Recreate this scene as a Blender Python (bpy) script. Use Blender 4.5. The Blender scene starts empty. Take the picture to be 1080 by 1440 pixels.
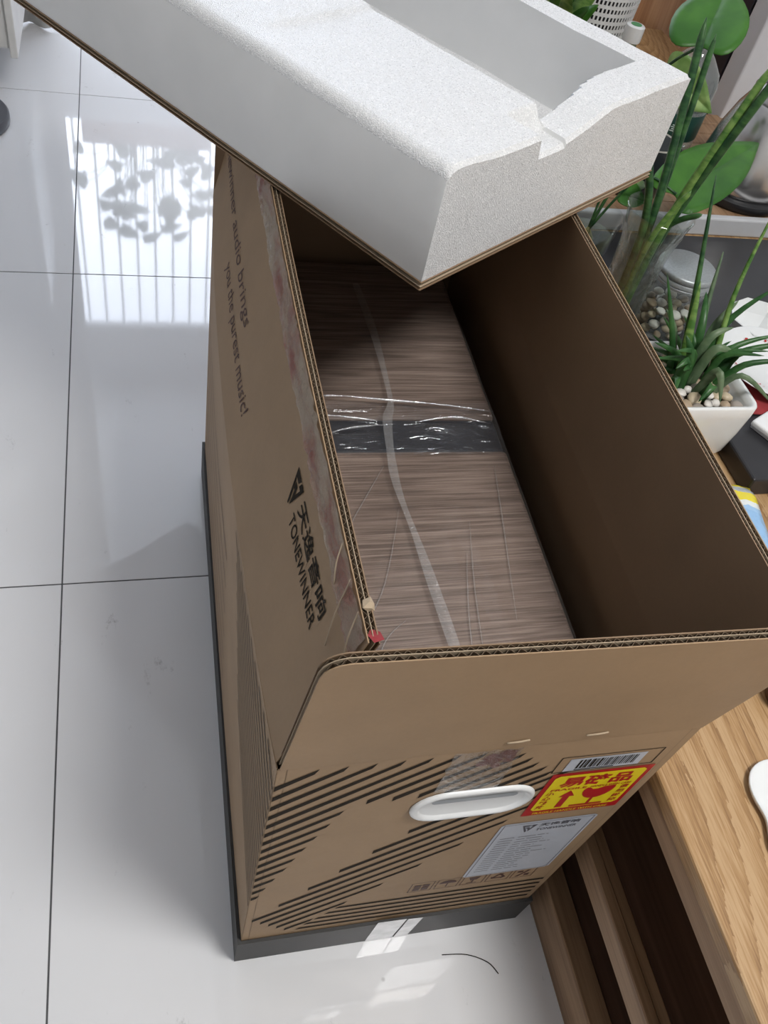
import bpy, bmesh, math, random
from mathutils import Vector, Matrix, noise
random.seed(7)
S = bpy.context.scene
COL = S.collection
PI = math.pi

# ------------------------------------------------------------------ camera
cam = bpy.data.cameras.new('camera'); co = bpy.data.objects.new('camera', cam); COL.objects.link(co)
RT = Vector((0.963412, -0.198668, 0.179912)); DN = Vector((-0.039635, -0.769474, -0.637447)); FW = Vector((0.265078, 0.606993, -0.749195))
M = Matrix((RT, -DN, -FW)).transposed().to_4x4(); M.translation = Vector((0.13236, -0.81999, 1.15655))
co.matrix_world = M
cam.sensor_fit = 'VERTICAL'; cam.sensor_height = 36.0; cam.lens = 1206.8 / 1440 * 36.0
cam.clip_start = 0.02
S.camera = co

# ------------------------------------------------------------------ world, lights, exposure
w = bpy.data.worlds.new('overcast_sky'); S.world = w; w.use_nodes = True
bg = w.node_tree.nodes['Background']; bg.inputs[0].default_value = (0.80, 0.86, 1.0, 1); bg.inputs[1].default_value = 8.8
S.view_settings.view_transform = 'Standard'; S.view_settings.look = 'None'
S.cycles.transparent_max_bounces = 32
S.view_settings.exposure = 0.0; S.view_settings.gamma = 1.0; S.view_settings.use_curve_mapping = False
CEIL_LAMP = (.95, -1.10, 2.66)
al = bpy.data.lights.new('ceiling_lamp_light', 'AREA'); al.shape = 'DISK'; al.size = 0.62; al.energy = 36; al.color = (1.0, 0.985, 0.965)
ao = bpy.data.objects.new('ceiling_lamp_light', al); COL.objects.link(ao); ao.location = (CEIL_LAMP[0], CEIL_LAMP[1], 2.585)
wl = bpy.data.lights.new('window_portal', 'AREA'); wl.shape = 'RECTANGLE'; wl.size = 3.7; wl.size_y = 1.45; wl.energy = 1
wl.cycles.is_portal = True
wo = bpy.data.objects.new('window_portal', wl); COL.objects.link(wo); wo.location = (.25, 3.56, 1.66); wo.rotation_euler = (-PI/2, 0, 0)

# ------------------------------------------------------------------ material helpers
def nt(name):
    m = bpy.data.materials.new(name); m.use_nodes = True
    return m, m.node_tree.nodes, m.node_tree.links, m.node_tree.nodes['Principled BSDF']
def setp(b, **k):
    names = dict(col='Base Color', rough='Roughness', metal='Metallic', spec='Specular IOR Level', trans='Transmission Weight', ior='IOR', sub='Subsurface Weight', coat='Coat Weight', alpha='Alpha', sheen='Sheen Weight')
    for a, v in k.items():
        i = b.inputs[names[a]]
        i.default_value = (*v, 1) if a == 'col' else v
def ramp(N, stops):
    r = N.new('ShaderNodeValToRGB')
    e = r.color_ramp.elements
    while len(e) < len(stops): e.new(0.5)
    for el, (p_, c) in zip(e, stops):
        el.position = p_; el.color = (*c, 1)
    return r
def coords(N, L, scale=(1, 1, 1), space='Object', rot=(0, 0, 0)):
    mp = N.new('ShaderNodeMapping'); mp.inputs['Scale'].default_value = scale; mp.inputs['Rotation'].default_value = rot
    if space == 'World':
        g = N.new('ShaderNodeNewGeometry'); L.new(g.outputs['Position'], mp.inputs[0])
    else:
        t = N.new('ShaderNodeTexCoord'); L.new(t.outputs[space], mp.inputs[0])
    return mp
def noise_t(N, L, mp, scale=5, detail=4, rough=.5, dist=0):
    n = N.new('ShaderNodeTexNoise'); n.inputs['Scale'].default_value = scale; n.inputs['Detail'].default_value = detail
    n.inputs['Roughness'].default_value = rough; n.inputs['Distortion'].default_value = dist
    L.new(mp.outputs[0], n.inputs['Vector']); return n
def bump(N, L, b, src, strength=.2, dist=.002):
    bn = N.new('ShaderNodeBump'); bn.inputs['Strength'].default_value = strength; bn.inputs['Distance'].default_value = dist
    L.new(src, bn.inputs['Height']); L.new(bn.outputs[0], b.inputs['Normal']); return bn
MATS = {}
def plain(name, col, rough=.5, var=.06, scale=30, bmp=0, **k):
    """colour with a little noise variation"""
    if name in MATS: return MATS[name]
    m, N, L, b = nt(name); setp(b, rough=rough, **k)
    mp = coords(N, L); n = noise_t(N, L, mp, scale, 3)
    lo = tuple(max(0, c*(1-var)) for c in col); hi = tuple(min(1, c*(1+var)) for c in col)
    r = ramp(N, [(.3, lo), (.7, hi)]); L.new(n.outputs['Fac'], r.inputs[0]); L.new(r.outputs[0], b.inputs['Base Color'])
    if bmp: bump(N, L, b, n.outputs['Fac'], bmp, .001)
    MATS[name] = m; return m
def wood(name, c1, c2, c3, axis='y', scale=1.0, rough=.4, coat=0.0, space='Object', cath=None, amp=.16, tight=(.22, .48, .75)):
    m, N, L, b = nt(name); setp(b, rough=rough, coat=coat)
    st = {'x': (1.2, 14, 14), 'y': (14, 1.2, 14), 'z': (14, 14, 1.2)}[axis]
    mp = coords(N, L, tuple(s*scale for s in st), space)
    big = noise_t(N, L, coords(N, L, cath[:3], space), 1.0, 1, .4, .3) if cath else noise_t(N, L, mp, 1.0, 2, .5, .6)
    fine = noise_t(N, L, coords(N, L, tuple(s*scale*(9 if s > 2 else 2.2) for s in st), space), 1.0, 4, .65)
    wv = N.new('ShaderNodeMath'); wv.operation = 'MULTIPLY'; wv.inputs[1].default_value = cath[3] if cath else 22; L.new(big.outputs['Fac'], wv.inputs[0])
    sn = N.new('ShaderNodeMath'); sn.operation = 'SINE'; L.new(wv.outputs[0], sn.inputs[0])
    ad = N.new('ShaderNodeMath'); ad.operation = 'MULTIPLY_ADD'; ad.inputs[1].default_value = amp; ad.inputs[2].default_value = .0
    L.new(sn.outputs[0], ad.inputs[0])
    s2 = N.new('ShaderNodeMath'); s2.operation = 'ADD'; L.new(ad.outputs[0], s2.inputs[0]); L.new(fine.outputs['Fac'], s2.inputs[1])
    r = ramp(N, [(tight[0], c1), (tight[1], c2), (tight[2], c3)]); L.new(s2.outputs[0], r.inputs[0]); L.new(r.outputs[0], b.inputs['Base Color'])
    bump(N, L, b, s2.outputs[0], .12, .001)
    return m
def glassy(name, col=(1, 1, 1), rough=0.0, ior=1.45):
    m, N, L, b = nt(name); setp(b, col=col, rough=rough, trans=1.0, ior=ior)
    mp = coords(N, L); n = noise_t(N, L, mp, 40, 2); bump(N, L, b, n.outputs['Fac'], .03, .001); return m
def film(name, tint=(1, 1, 1), base=.06, rough=.12, haze=0.0, hcol=(.8, .8, .8), scale=60, stretch=(1, 1, 1), bstr=.6):
    """clear plastic film: transparent with a glossy wrinkled skin and some milky haze"""
    m, N, L, b = nt(name)
    N.remove(b); out = N['Material Output']
    mp = coords(N, L, stretch); n = noise_t(N, L, mp, scale, 3, .55, 1.2)
    bn = N.new('ShaderNodeBump'); bn.inputs['Strength'].default_value = bstr; bn.inputs['Distance'].default_value = .003; L.new(n.outputs['Fac'], bn.inputs['Height'])
    tr = N.new('ShaderNodeBsdfTransparent'); tr.inputs[0].default_value = (*tint, 1)
    gl = N.new('ShaderNodeBsdfGlossy'); gl.inputs['Roughness'].default_value = rough; L.new(bn.outputs[0], gl.inputs['Normal'])
    fr = N.new('ShaderNodeLayerWeight'); fr.inputs['Blend'].default_value = .5; L.new(bn.outputs[0], fr.inputs['Normal'])
    pw = N.new('ShaderNodeMath'); pw.operation = 'POWER'; pw.inputs[1].default_value = 4.0; L.new(fr.outputs['Facing'], pw.inputs[0])
    ad = N.new('ShaderNodeMath'); ad.operation = 'MULTIPLY_ADD'; ad.use_clamp = True; ad.inputs[1].default_value = .85; ad.inputs[2].default_value = base; L.new(pw.outputs[0], ad.inputs[0])
    mx = N.new('ShaderNodeMixShader'); L.new(ad.outputs[0], mx.inputs[0]); L.new(tr.outputs[0], mx.inputs[1]); L.new(gl.outputs[0], mx.inputs[2])
    df = N.new('ShaderNodeBsdfDiffuse'); df.inputs[0].default_value = (*hcol, 1)
    m2 = N.new('ShaderNodeMixShader'); m2.inputs[0].default_value = haze; L.new(mx.outputs[0], m2.inputs[1]); L.new(df.outputs[0], m2.inputs[2])
    L.new(m2.outputs[0], out.inputs[0]); return m

# --- materials
def tile_mat():
    m, N, L, b = nt('polished_white_tile'); setp(b, rough=.045, ior=1.62)
    mp = coords(N, L, (1, 1, 1), 'World')
    cl = noise_t(N, L, mp, 1.6, 3, .5)
    base = ramp(N, [(.3, (.80, .805, .82)), (.7, (.85, .852, .865))]); L.new(cl.outputs['Fac'], base.inputs[0])
    sc = noise_t(N, L, coords(N, L, (9, 3.2, 1), 'World', (0, 0, .25)), 2.2, 6, .72, .3)       # dry scuffs
    sr = ramp(N, [(.625, (0, 0, 0)), (.69, (1, 1, 1))]); L.new(sc.outputs['Fac'], sr.inputs[0])
    gr = noise_t(N, L, mp, 90, 3, .7); g2 = ramp(N, [(.45, (0, 0, 0)), (.62, (1, 1, 1))]); L.new(gr.outputs['Fac'], g2.inputs[0])
    mu = N.new('ShaderNodeMath'); mu.operation = 'MULTIPLY'; L.new(sr.outputs[0], mu.inputs[0]); L.new(g2.outputs[0], mu.inputs[1])
    mu2 = N.new('ShaderNodeMath'); mu2.operation = 'MULTIPLY'; mu2.inputs[1].default_value = .42; L.new(mu.outputs[0], mu2.inputs[0])
    vo = N.new('ShaderNodeTexVoronoi'); vo.inputs['Scale'].default_value = 7.5; L.new(mp.outputs[0], vo.inputs['Vector'])   # crumbs of dirt
    vr = ramp(N, [(.018, (1, 1, 1)), (.03, (0, 0, 0))]); L.new(vo.outputs['Distance'], vr.inputs[0])
    vm = N.new('ShaderNodeMath'); vm.operation = 'MULTIPLY'; vm.inputs[1].default_value = .45; L.new(vr.outputs[0], vm.inputs[0])
    mxv = N.new('ShaderNodeMath'); mxv.operation = 'MAXIMUM'; L.new(mu2.outputs[0], mxv.inputs[0]); L.new(vm.outputs[0], mxv.inputs[1])
    mx = N.new('ShaderNodeMixRGB'); mx.inputs[2].default_value = (.22, .21, .20, 1); L.new(mxv.outputs[0], mx.inputs[0]); L.new(base.outputs[0], mx.inputs[1])
    L.new(mx.outputs[0], b.inputs['Base Color'])
    ra = N.new('ShaderNodeMath'); ra.operation = 'MULTIPLY_ADD'; ra.inputs[1].default_value = .4; ra.inputs[2].default_value = .04; L.new(mxv.outputs[0], ra.inputs[0]); L.new(ra.outputs[0], b.inputs['Roughness'])
    return m
def card_mat(name, col, flute=True, var=.08):
    m, N, L, b = nt(name); setp(b, rough=.62, spec=.35)
    n = noise_t(N, L, coords(N, L, (1, 1, 1), 'World'), 9, 5, .6)
    f = noise_t(N, L, coords(N, L, (1, 1, 1), 'World'), 260, 2, .6)
    ad = N.new('ShaderNodeMath'); ad.operation = 'MULTIPLY_ADD'; ad.inputs[1].default_value = .25; L.new(f.outputs['Fac'], ad.inputs[0]); L.new(n.outputs['Fac'], ad.inputs[2])
    r = ramp(N, [(.4, tuple(c*(1-var) for c in col)), (.85, tuple(c*(1+var) for c in col))]); L.new(ad.outputs[0], r.inputs[0]); L.new(r.outputs[0], b.inputs['Base Color'])
    bump(N, L, b, n.outputs['Fac'], .10, .004); return m
def foam_mat():
    m, N, L, b = nt('white_polyethylene_foam'); setp(b, rough=.5, spec=.5, sub=.0)
    mp = coords(N, L)
    vo = N.new('ShaderNodeTexVoronoi'); vo.inputs['Scale'].default_value = 900; L.new(mp.outputs[0], vo.inputs['Vector'])
    wn = N.new('ShaderNodeTexWhiteNoise'); L.new(vo.outputs['Color'], wn.inputs['Vector'])
    n = noise_t(N, L, mp, 12, 3)
    r = ramp(N, [(0, (.68, .685, .69)), (.8, (.76, .765, .77)), (1, (.93, .93, .93))]); L.new(wn.outputs['Value'], r.inputs[0])
    L.new(r.outputs[0], b.inputs['Base Color'])
    rr = N.new('ShaderNodeMath'); rr.operation = 'MULTIPLY_ADD'; rr.inputs[1].default_value = .35; rr.inputs[2].default_value = .25; L.new(wn.outputs['Value'], rr.inputs[0]); L.new(rr.outputs[0], b.inputs['Roughness'])
    b1 = bump(N, L, b, vo.outputs['Distance'], .5, .0012)
    b2 = N.new('ShaderNodeBump'); b2.inputs['Strength'].default_value = .3; b2.inputs['Distance'].default_value = .01; L.new(n.outputs['Fac'], b2.inputs['Height']); L.new(b2.outputs[0], b1.inputs['Normal'])
    return m
def foam_skin_mat():
    m, N, L, b = nt('smooth_foam_skin'); setp(b, rough=.45)
    n = noise_t(N, L, coords(N, L), 14, 3); r = ramp(N, [(.3, (.77, .775, .77)), (.7, (.82, .82, .815))])
    L.new(n.outputs['Fac'], r.inputs[0]); L.new(r.outputs[0], b.inputs['Base Color']); bump(N, L, b, n.outputs['Fac'], .15, .006); return m
TILE = tile_mat()
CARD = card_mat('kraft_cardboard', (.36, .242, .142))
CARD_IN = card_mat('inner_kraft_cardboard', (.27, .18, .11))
FLUTE = plain('corrugated_core', (.15, .105, .065), .8)  # darkened: shade inside the flute gaps is put into the colour
LINER = plain('liner_edge', (.46, .36, .25), .8)
FOAM = foam_mat(); FOAMS = foam_skin_mat()
INK = plain('dark_print_ink', (.024, .018, .012), .8, spec=.15)
INKR = plain('brown_print_ink', (.085, .035, .025), .6)
BLACKCARD = plain('black_cardboard', (.030, .029, .028), .55)
PWHITE = plain('white_plastic', (.80, .81, .81), .28, .02)
PAPER = plain('white_label_paper', (.52, .545, .60), .4, .03)
YEL = plain('yellow_print', (.83, .66, .015), .4, .03)
RED = plain('red_print', (.45, .014, .016), .4, .05)
def oak_mat():
    m, N, L, b = nt('oak_table_wood'); setp(b, rough=.36, coat=.15)
    def math_(op, a, b_=None, c=None):
        n = N.new('ShaderNodeMath'); n.operation = op
        for k, v in enumerate((a, b_, c)):
            if v is None: continue
            if isinstance(v, (int, float)): n.inputs[k].default_value = v
            else: L.new(v, n.inputs[k])
        return n.outputs[0]
    big = noise_t(N, L, coords(N, L, (4.6, 1.15, 4.6)), 1.0, 1, .35, .25)
    jit = noise_t(N, L, coords(N, L, (260, 34, 260)), 1.0, 3, .6)
    pore = noise_t(N, L, coords(N, L, (560, 22, 560)), 1.0, 3, .6)
    soft = noise_t(N, L, coords(N, L, (30, 1.6, 30)), 1.0, 3, .5)
    ring = math_('FRACT', math_('MULTIPLY_ADD', jit.outputs['Fac'], .55, math_('MULTIPLY', big.outputs['Fac'], 26.0)))
    dark = math_('POWER', ring, 2.2)
    v = math_('ADD', math_('MULTIPLY', dark, -.26), math_('MULTIPLY_ADD', pore.outputs['Fac'], .75, math_('MULTIPLY', soft.outputs['Fac'], .45)))
    r = ramp(N, [(.30, (.26, .14, .056)), (.50, (.405, .24, .105)), (.66, (.51, .335, .175))]); L.new(v, r.inputs[0]); L.new(r.outputs[0], b.inputs['Base Color'])
    bump(N, L, b, v, .25, .0008); return m
OAK = oak_mat()
OAKE = wood('oak_edge_wood', (.22, .125, .065), (.32, .195, .11), (.40, .255, .15), 'y', 1.6, .5)
OAKD = wood('brown_inner_wood', (.085, .042, .025), (.13, .066, .04), (.17, .09, .055), 'y', 1.2, .6)
SPKW = wood('grey_brown_veneer', (.12, .078, .058), (.235, .165, .13), (.36, .27, .22), 'x', 3.4, .45, amp=.05, tight=(.33, .5, .67))
CABW = wood('reddish_cabinet_wood', (.30, .14, .06), (.42, .21, .10), (.50, .28, .14), 'z', 1.0, .45)
NAVY = plain('navy_band_leather', (.012, .016, .028), .4)
FILM = film('clear_wrap_film', base=.035, rough=.16, haze=.06, hcol=(.75, .72, .70), scale=16, stretch=(1, 1, 1), bstr=.5)
FILMX = film('bunched_clear_film', base=.16, rough=.07, haze=.03, hcol=(.6, .66, .75), scale=38, stretch=(.5, 2.4, 1), bstr=1.0)
TAPE = film('clear_packing_tape', base=.06, rough=.2, haze=.07, hcol=(.62, .60, .57), scale=120, bstr=.5)
CREASE = film('creased_film', base=.10, rough=.15, haze=.10, hcol=(.8, .78, .76), scale=60, bstr=.3)
FOLDG = film('glossy_film_fold', base=.42, rough=.12, haze=.16, hcol=(.75, .80, .86), scale=90, bstr=.6)
TAPEW = plain('silvery_white_tape', (.58, .59, .61), .25, .12, 60, .2)
def redtape_mat():
    m, N, L, b = nt('torn_red_print_tape'); N.remove(b); out = N['Material Output']
    mp = coords(N, L, (30, 9, 30), 'World', (.2, 0, .3)); n = noise_t(N, L, mp, 1.4, 5, .6, .6)
    r = ramp(N, [(.42, (.52, .41, .30)), (.54, (.44, .27, .19)), (.64, (.36, .09, .06))]); L.new(n.outputs['Fac'], r.inputs[0])  # palest beige paints highlights of the crinkles into the tape colour
    ws = noise_t(N, L, coords(N, L, (20, 60, 60), 'World', (.6, .2, .5)), 4, 4, .6, 1.5)
    pb = N.new('ShaderNodeBsdfPrincipled'); setp(pb, rough=.22, spec=.6); L.new(r.outputs[0], pb.inputs['Base Color']); bump(N, L, pb, ws.outputs['Fac'], .8, .003)
    tr = N.new('ShaderNodeBsdfTransparent')
    mx = N.new('ShaderNodeMixShader'); mx.inputs[0].default_value = .75
    L.new(tr.outputs[0], mx.inputs[1]); L.new(pb.outputs[0], mx.inputs[2]); L.new(mx.outputs[0], out.inputs[0]); return m
REDTAPE = redtape_mat()
GLASS = glassy('clear_glass'); WATER = glassy('water', (.95, .98, .96), 0, 1.33); PET = glassy('clear_bottle_plastic', (.93, .97, .96), .04, 1.35)
def thin_glass(name, tint, base=.03, haze=.04, rough=.02):
    return film(name, tint, base, rough, haze, (.8, .85, .85), 20, (1, 1, 1), .1)
VGLASS = thin_glass('vase_glass', (.95, .97, .96), .03, .0)
JGLASS = thin_glass('jar_glass', (.93, .95, .94), .03, .01)
PETT = thin_glass('thin_bottle_plastic', (.90, .95, .93), .06, .16, .06)
CRINKLE = film('crinkled_wrap', (.95, .97, .96), .07, .05, .0, (.8, .82, .82), 130, (1, 1, .6), 1.0)
STEEL = plain('brushed_steel', (.62, .61, .60), .22, .03, 40, metal=1.0)
LIDM = plain('frosted_metal_lid', (.36, .39, .40), .42, .10, 300, .2, metal=.55)
BLK = plain('black_plastic', (.014, .014, .016), .35)
SLATE = plain('black_tea_tray', (.022, .022, .025), .32, .15, 25, .05)
CERAM = plain('glazed_white_ceramic', (.80, .82, .82), .12, .02, coat=.4)
GREYM = plain('light_grey_metal', (.55, .56, .58), .35, .03)
SOIL = plain('dark_soil', (.045, .032, .022), .95, .5, 90, .6)
WALL = plain('white_wall_paint', (.68, .67, .65), .8, .02, 3)
CEILM = plain('white_ceiling_paint', (.84, .84, .83), .9, .02, 3)
GROUT = plain('dark_grout', (.10, .10, .105), .8)
CLOTH = plain('white_curtain_cloth', (.72, .71, .68), .9, .04, 60)
FRAME = plain('white_window_frame', (.7, .7, .7), .4, .02)
GREYD = plain('dark_grey_metal', (.10, .105, .12), .35, .05)
DARKP = plain('dark_navy_panel', (.018, .015, .026), .5)
APPL = plain('white_appliance_shell', (.66, .655, .68), .35, .02)
def leafm(name, c1, c2, scale=14, rough=.42, band=None):
    m, N, L, b = nt(name); setp(b, rough=rough, spec=.3)
    mp = coords(N, L, band or (1, 1, 1)); n = noise_t(N, L, mp, scale, 3, .55, .4)
    r = ramp(N, [(.38, c1), (.62, c2)]); L.new(n.outputs['Fac'], r.inputs[0]); L.new(r.outputs[0], b.inputs['Base Color']); bump(N, L, b, n.outputs['Fac'], .15, .001); return m
LF_POTH = leafm('pothos_leaf_green', (.03, .115, .014), (.055, .175, .022))
LF_PALE = leafm('pale_leaf_green', (.14, .26, .07), (.26, .38, .13), 30)
LF_SANS = leafm('banded_dark_leaf', (.012, .05, .018), (.05, .13, .04), 60, .3, (.6, .6, 1.6))
LF_SANL = leafm('yellow_green_leaf', (.06, .16, .03), (.20, .33, .09), 60, .3, (.6, .6, 1.6))
LF_SUCC = leafm('succulent_green', (.018, .075, .018), (.05, .14, .04), 40, .35)
LF_SUCB = leafm('grey_green_leaf', (.075, .13, .065), (.15, .215, .12), 40, .4)
ROOT = leafm('pale_roots', (.12, .13, .04), (.22, .2, .08))
PEB = [plain('pebble_cream', (.56, .47, .33), .45, .12, 50), plain('pebble_grey', (.33, .29, .25), .5, .15, 50), plain('pebble_white', (.74, .71, .66), .4, .05, 50), plain('pebble_tan', (.42, .32, .22), .5, .15, 50)]

# ------------------------------------------------------------------ object helpers
def link(o, parent=None):
    COL.objects.link(o)
    if parent is not None: o.parent = parent
    return o
def mesh(name, vs, fs, mat, parent=None, smooth=False, loc=None):
    me = bpy.data.meshes.new(name); me.from_pydata([tuple(v) for v in vs], [], fs); me.update()
    bm = bmesh.new(); bm.from_mesh(me); bmesh.ops.recalc_face_normals(bm, faces=bm.faces); bm.to_mesh(me); bm.free()
    if smooth:
        for p_ in me.polygons: p_.use_smooth = True
    for m_ in (mat if isinstance(mat, (list, tuple)) else [mat]): me.materials.append(m_)
    o = bpy.data.objects.new(name, me)
    if loc: o.location = loc
    return link(o, parent)
def bmobj(name, bm, mat, parent=None, smooth=False, loc=None):
    bmesh.ops.recalc_face_normals(bm, faces=bm.faces)
    me = bpy.data.meshes.new(name); bm.to_mesh(me); bm.free()
    if smooth:
        for p_ in me.polygons: p_.use_smooth = True
    me.materials.append(mat)
    o = bpy.data.objects.new(name, me)
    if loc: o.location = loc
    return link(o, parent)
def thing(name, label, cat, loc=(0, 0, 0), rotz=0, group=None):
    o = bpy.data.objects.new(name, None); o.location = loc; o.rotation_euler = (0, 0, rotz); o.empty_display_size = .05
    o['label'] = label; o['category'] = cat
    if group: o['group'] = group
    return link(o)
def tag(o, label, cat, group=None, kind=None):
    o['label'] = label; o['category'] = cat
    if group: o['group'] = group
    if kind: o['kind'] = kind
    return o
def struct(o, label=None):
    o['kind'] = 'structure'
    if label: o['label'] = label
    return o
def bbox(name, x0, x1, y0, y1, z0, z1, mat, parent=None, bev=.0, seg=2, loc=None):
    bm = bmesh.new(); bmesh.ops.create_cube(bm, size=1)
    bmesh.ops.scale(bm, verts=bm.verts, vec=(x1-x0, y1-y0, z1-z0)); bmesh.ops.translate(bm, verts=bm.verts, vec=((x0+x1)/2, (y0+y1)/2, (z0+z1)/2))
    if bev: bmesh.ops.bevel(bm, geom=bm.edges[:], offset=bev, segments=seg, affect='EDGES', profile=.5)
    return bmobj(name, bm, mat, parent, False, loc)
def lathe(name, prof, mat, parent=None, n=40, loc=None, closed=False, sx=1, sy=1):
    vs, fs = [], []
    for r, z in prof:
        for i in range(n):
            a = 2*PI*i/n; vs.append((r*math.cos(a)*sx, r*math.sin(a)*sy, z))
    k = len(prof)
    for j in range(k - (0 if closed else 1)):
        for i in range(n):
            a, b_ = j*n+i, j*n+(i+1) % n; c, d = ((j+1) % k)*n+(i+1) % n, ((j+1) % k)*n+i
            fs.append((a, b_, c, d))
    if not closed:
        if prof[0][0] > 1e-6: fs.append(tuple(range(n)))
        if prof[-1][0] > 1e-6: fs.append(tuple(range((k-1)*n, k*n)))
    o = mesh(name, vs, fs, mat, parent, True, loc)
    bm = bmesh.new(); bm.from_mesh(o.data); bmesh.ops.remove_doubles(bm, verts=bm.verts, dist=1e-6); bmesh.ops.recalc_face_normals(bm, faces=bm.faces); bm.to_mesh(o.data); bm.free()
    try: o.data.set_sharp_from_angle(angle=math.radians(50))
    except Exception: pass
    return o
def frames(pts):
    ts = []
    for i in range(len(pts)):
        a = pts[max(0, i-1)]; b_ = pts[min(len(pts)-1, i+1)]; ts.append((b_-a).normalized())
    ref = Vector((0, 0, 1)) if abs(ts[0].z) < .9 else Vector((1, 0, 0))
    out = []; nrm = (ref - ts[0]*ref.dot(ts[0])).normalized()
    for t in ts:
        nrm = (nrm - t*nrm.dot(t)).normalized(); out.append((t, nrm, t.cross(nrm)))
    return out
def spline(pts, n=12):
    pts = [Vector(q) for q in pts]
    if len(pts) == 2: return [pts[0].lerp(pts[1], i/n) for i in range(n+1)]
    out = []
    for i in range(len(pts)-1):
        p0 = pts[max(0, i-1)]; p1 = pts[i]; p2 = pts[i+1]; p3 = pts[min(len(pts)-1, i+2)]
        m_ = max(2, n//(len(pts)-1))
        for j in range(m_):
            t = j/m_
            out.append(.5*((2*p1)+(p2-p0)*t+(2*p0-5*p1+4*p2-p3)*t*t+(3*p1-p0-3*p2+p3)*t**3))
    out.append(pts[-1]); return out
def tube(name, pts, rad, mat, parent=None, n=8, k=12, loc=None):
    P = spline(pts, k); F = frames(P); vs, fs = [], []
    for i, (q, (t, a, b_)) in enumerate(zip(P, F)):
        r = rad(i/(len(P)-1)) if callable(rad) else rad
        for j in range(n):
            an = 2*PI*j/n; vs.append(q + a*(r*math.cos(an)) + b_*(r*math.sin(an)))
    for i in range(len(P)-1):
        for j in range(n): fs.append((i*n+j, i*n+(j+1) % n, (i+1)*n+(j+1) % n, (i+1)*n+j))
    fs.append(tuple(range(n))); fs.append(tuple(range((len(P)-1)*n, len(P)*n)))
    return mesh(name, vs, fs, mat, parent, True, loc)
def blade(name, pts, wid, mat, parent, nrm=None, thick=.0016, fold=.25, k=12, prof=None):
    """strap leaf: lens cross-section swept along a path"""
    P = spline(pts, k); vs, fs = [], []
    F = frames(P); m_ = len(P)
    for i, (q, (t, a, b_)) in enumerate(zip(P, F)):
        u = i/(m_-1); wv = wid*(prof(u) if prof else (1-.35*u)*(1-u**4)*.98+.02)
        if nrm is not None:
            s = t.cross(Vector(nrm)).normalized(); up = s.cross(t).normalized()
        else: s, up = b_, a
        th = thick*(1-.6*u)
        for x, y in ((-.5, fold), (0, -.5*0), (.5, fold)): vs.append(q+s*(x*wv)+up*(y*wv*.5+th))
        for x, y in ((.5, fold), (0, 0), (-.5, fold)): vs.append(q+s*(x*wv*.96)+up*(y*wv*.5-th))
    for i in range(m_-1):
        for j in range(6): fs.append((i*6+j, i*6+(j+1) % 6, (i+1)*6+(j+1) % 6, (i+1)*6+j))
    fs.append(tuple(range(6))); fs.append(tuple(range((m_-1)*6, m_*6)))
    return mesh(name, vs, fs, mat, parent, True)
def heart_leaf(name, base, tip, nrm, width, mat, parent, n=36, curl=.12, notch=.5, cup=.25):
    """heart-shaped leaf blade from petiole joint (the notch) to tip, solid, slightly cupped, with a sunk midrib"""
    base, tip, nrm = Vector(base), Vector(tip), Vector(nrm).normalized()
    ax = (tip-base); Lg = ax.length; ax.normalize(); nrm = (nrm-ax*nrm.dot(ax)).normalized(); sd = ax.cross(nrm)
    out = []
    for i in range(n):
        a = 2*PI*(i+.5)/n
        x = math.sin(a)*(1-.18*math.sin(a)**2*0) ; yh = (13*math.cos(a)-5*math.cos(2*a)-2*math.cos(3*a)-math.cos(4*a)-5)/-22   # 0 at notch, 1 at tip
        ye = .5-.5*math.cos(a)
        y = yh*notch+ye*(1-notch); x = math.copysign(abs(x)**(1+.9*notch), x)
        out.append((x*width*.5*(1-.5*max(0, y)**3), y*Lg))
    cx_, cy_ = 0, .38*Lg; rings_ = (1, .82, .6, .36, .14); vs, fs = [], []
    def P3(x, y):
        t = y/Lg; return base+ax*y+sd*x+nrm*(-curl*Lg*t*t+cup*abs(x)*abs(2*x/width)**.6-.003*math.exp(-(x/(.04*width))**2))
    for r_ in rings_: vs += [P3(cx_+(x-cx_)*r_, cy_+(y-cy_)*r_) for x, y in out]
    vs.append(P3(cx_, cy_)); k = len(vs); m_ = len(rings_)
    vs += [v-nrm*.0012 for v in vs]
    for q in range(m_-1):
        for i in range(n): f = (q*n+i, q*n+(i+1) % n, (q+1)*n+(i+1) % n, (q+1)*n+i); fs.append(f); fs.append(tuple(x+k for x in reversed(f)))
    for i in range(n): f = ((m_-1)*n+i, (m_-1)*n+(i+1) % n, k-1); fs.append(f); fs.append(tuple(x+k for x in reversed(f)))
    for i in range(n): fs.append((i, i+k, (i+1) % n+k, (i+1) % n))
    return mesh(name, vs, fs, mat, parent, True)
def text2d(body, size=1.0, align='LEFT', shear=0.0, bold=0.0):
    c = bpy.data.curves.new('t', 'FONT'); c.body = body; c.size = size; c.align_x = align; c.shear = shear; c.offset = bold; c.resolution_u = 3
    o = bpy.data.objects.new('t', c); COL.objects.link(o)
    dg = bpy.context.evaluated_depsgraph_get(); me = bpy.data.meshes.new_from_object(o.evaluated_get(dg))
    vs = [(v.co.x, v.co.y) for v in me.vertices]; fs = [tuple(p_.vertices) for p_ in me.polygons]
    bpy.data.objects.remove(o); bpy.data.curves.remove(c); bpy.data.meshes.remove(me)
    return vs, fs
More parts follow.
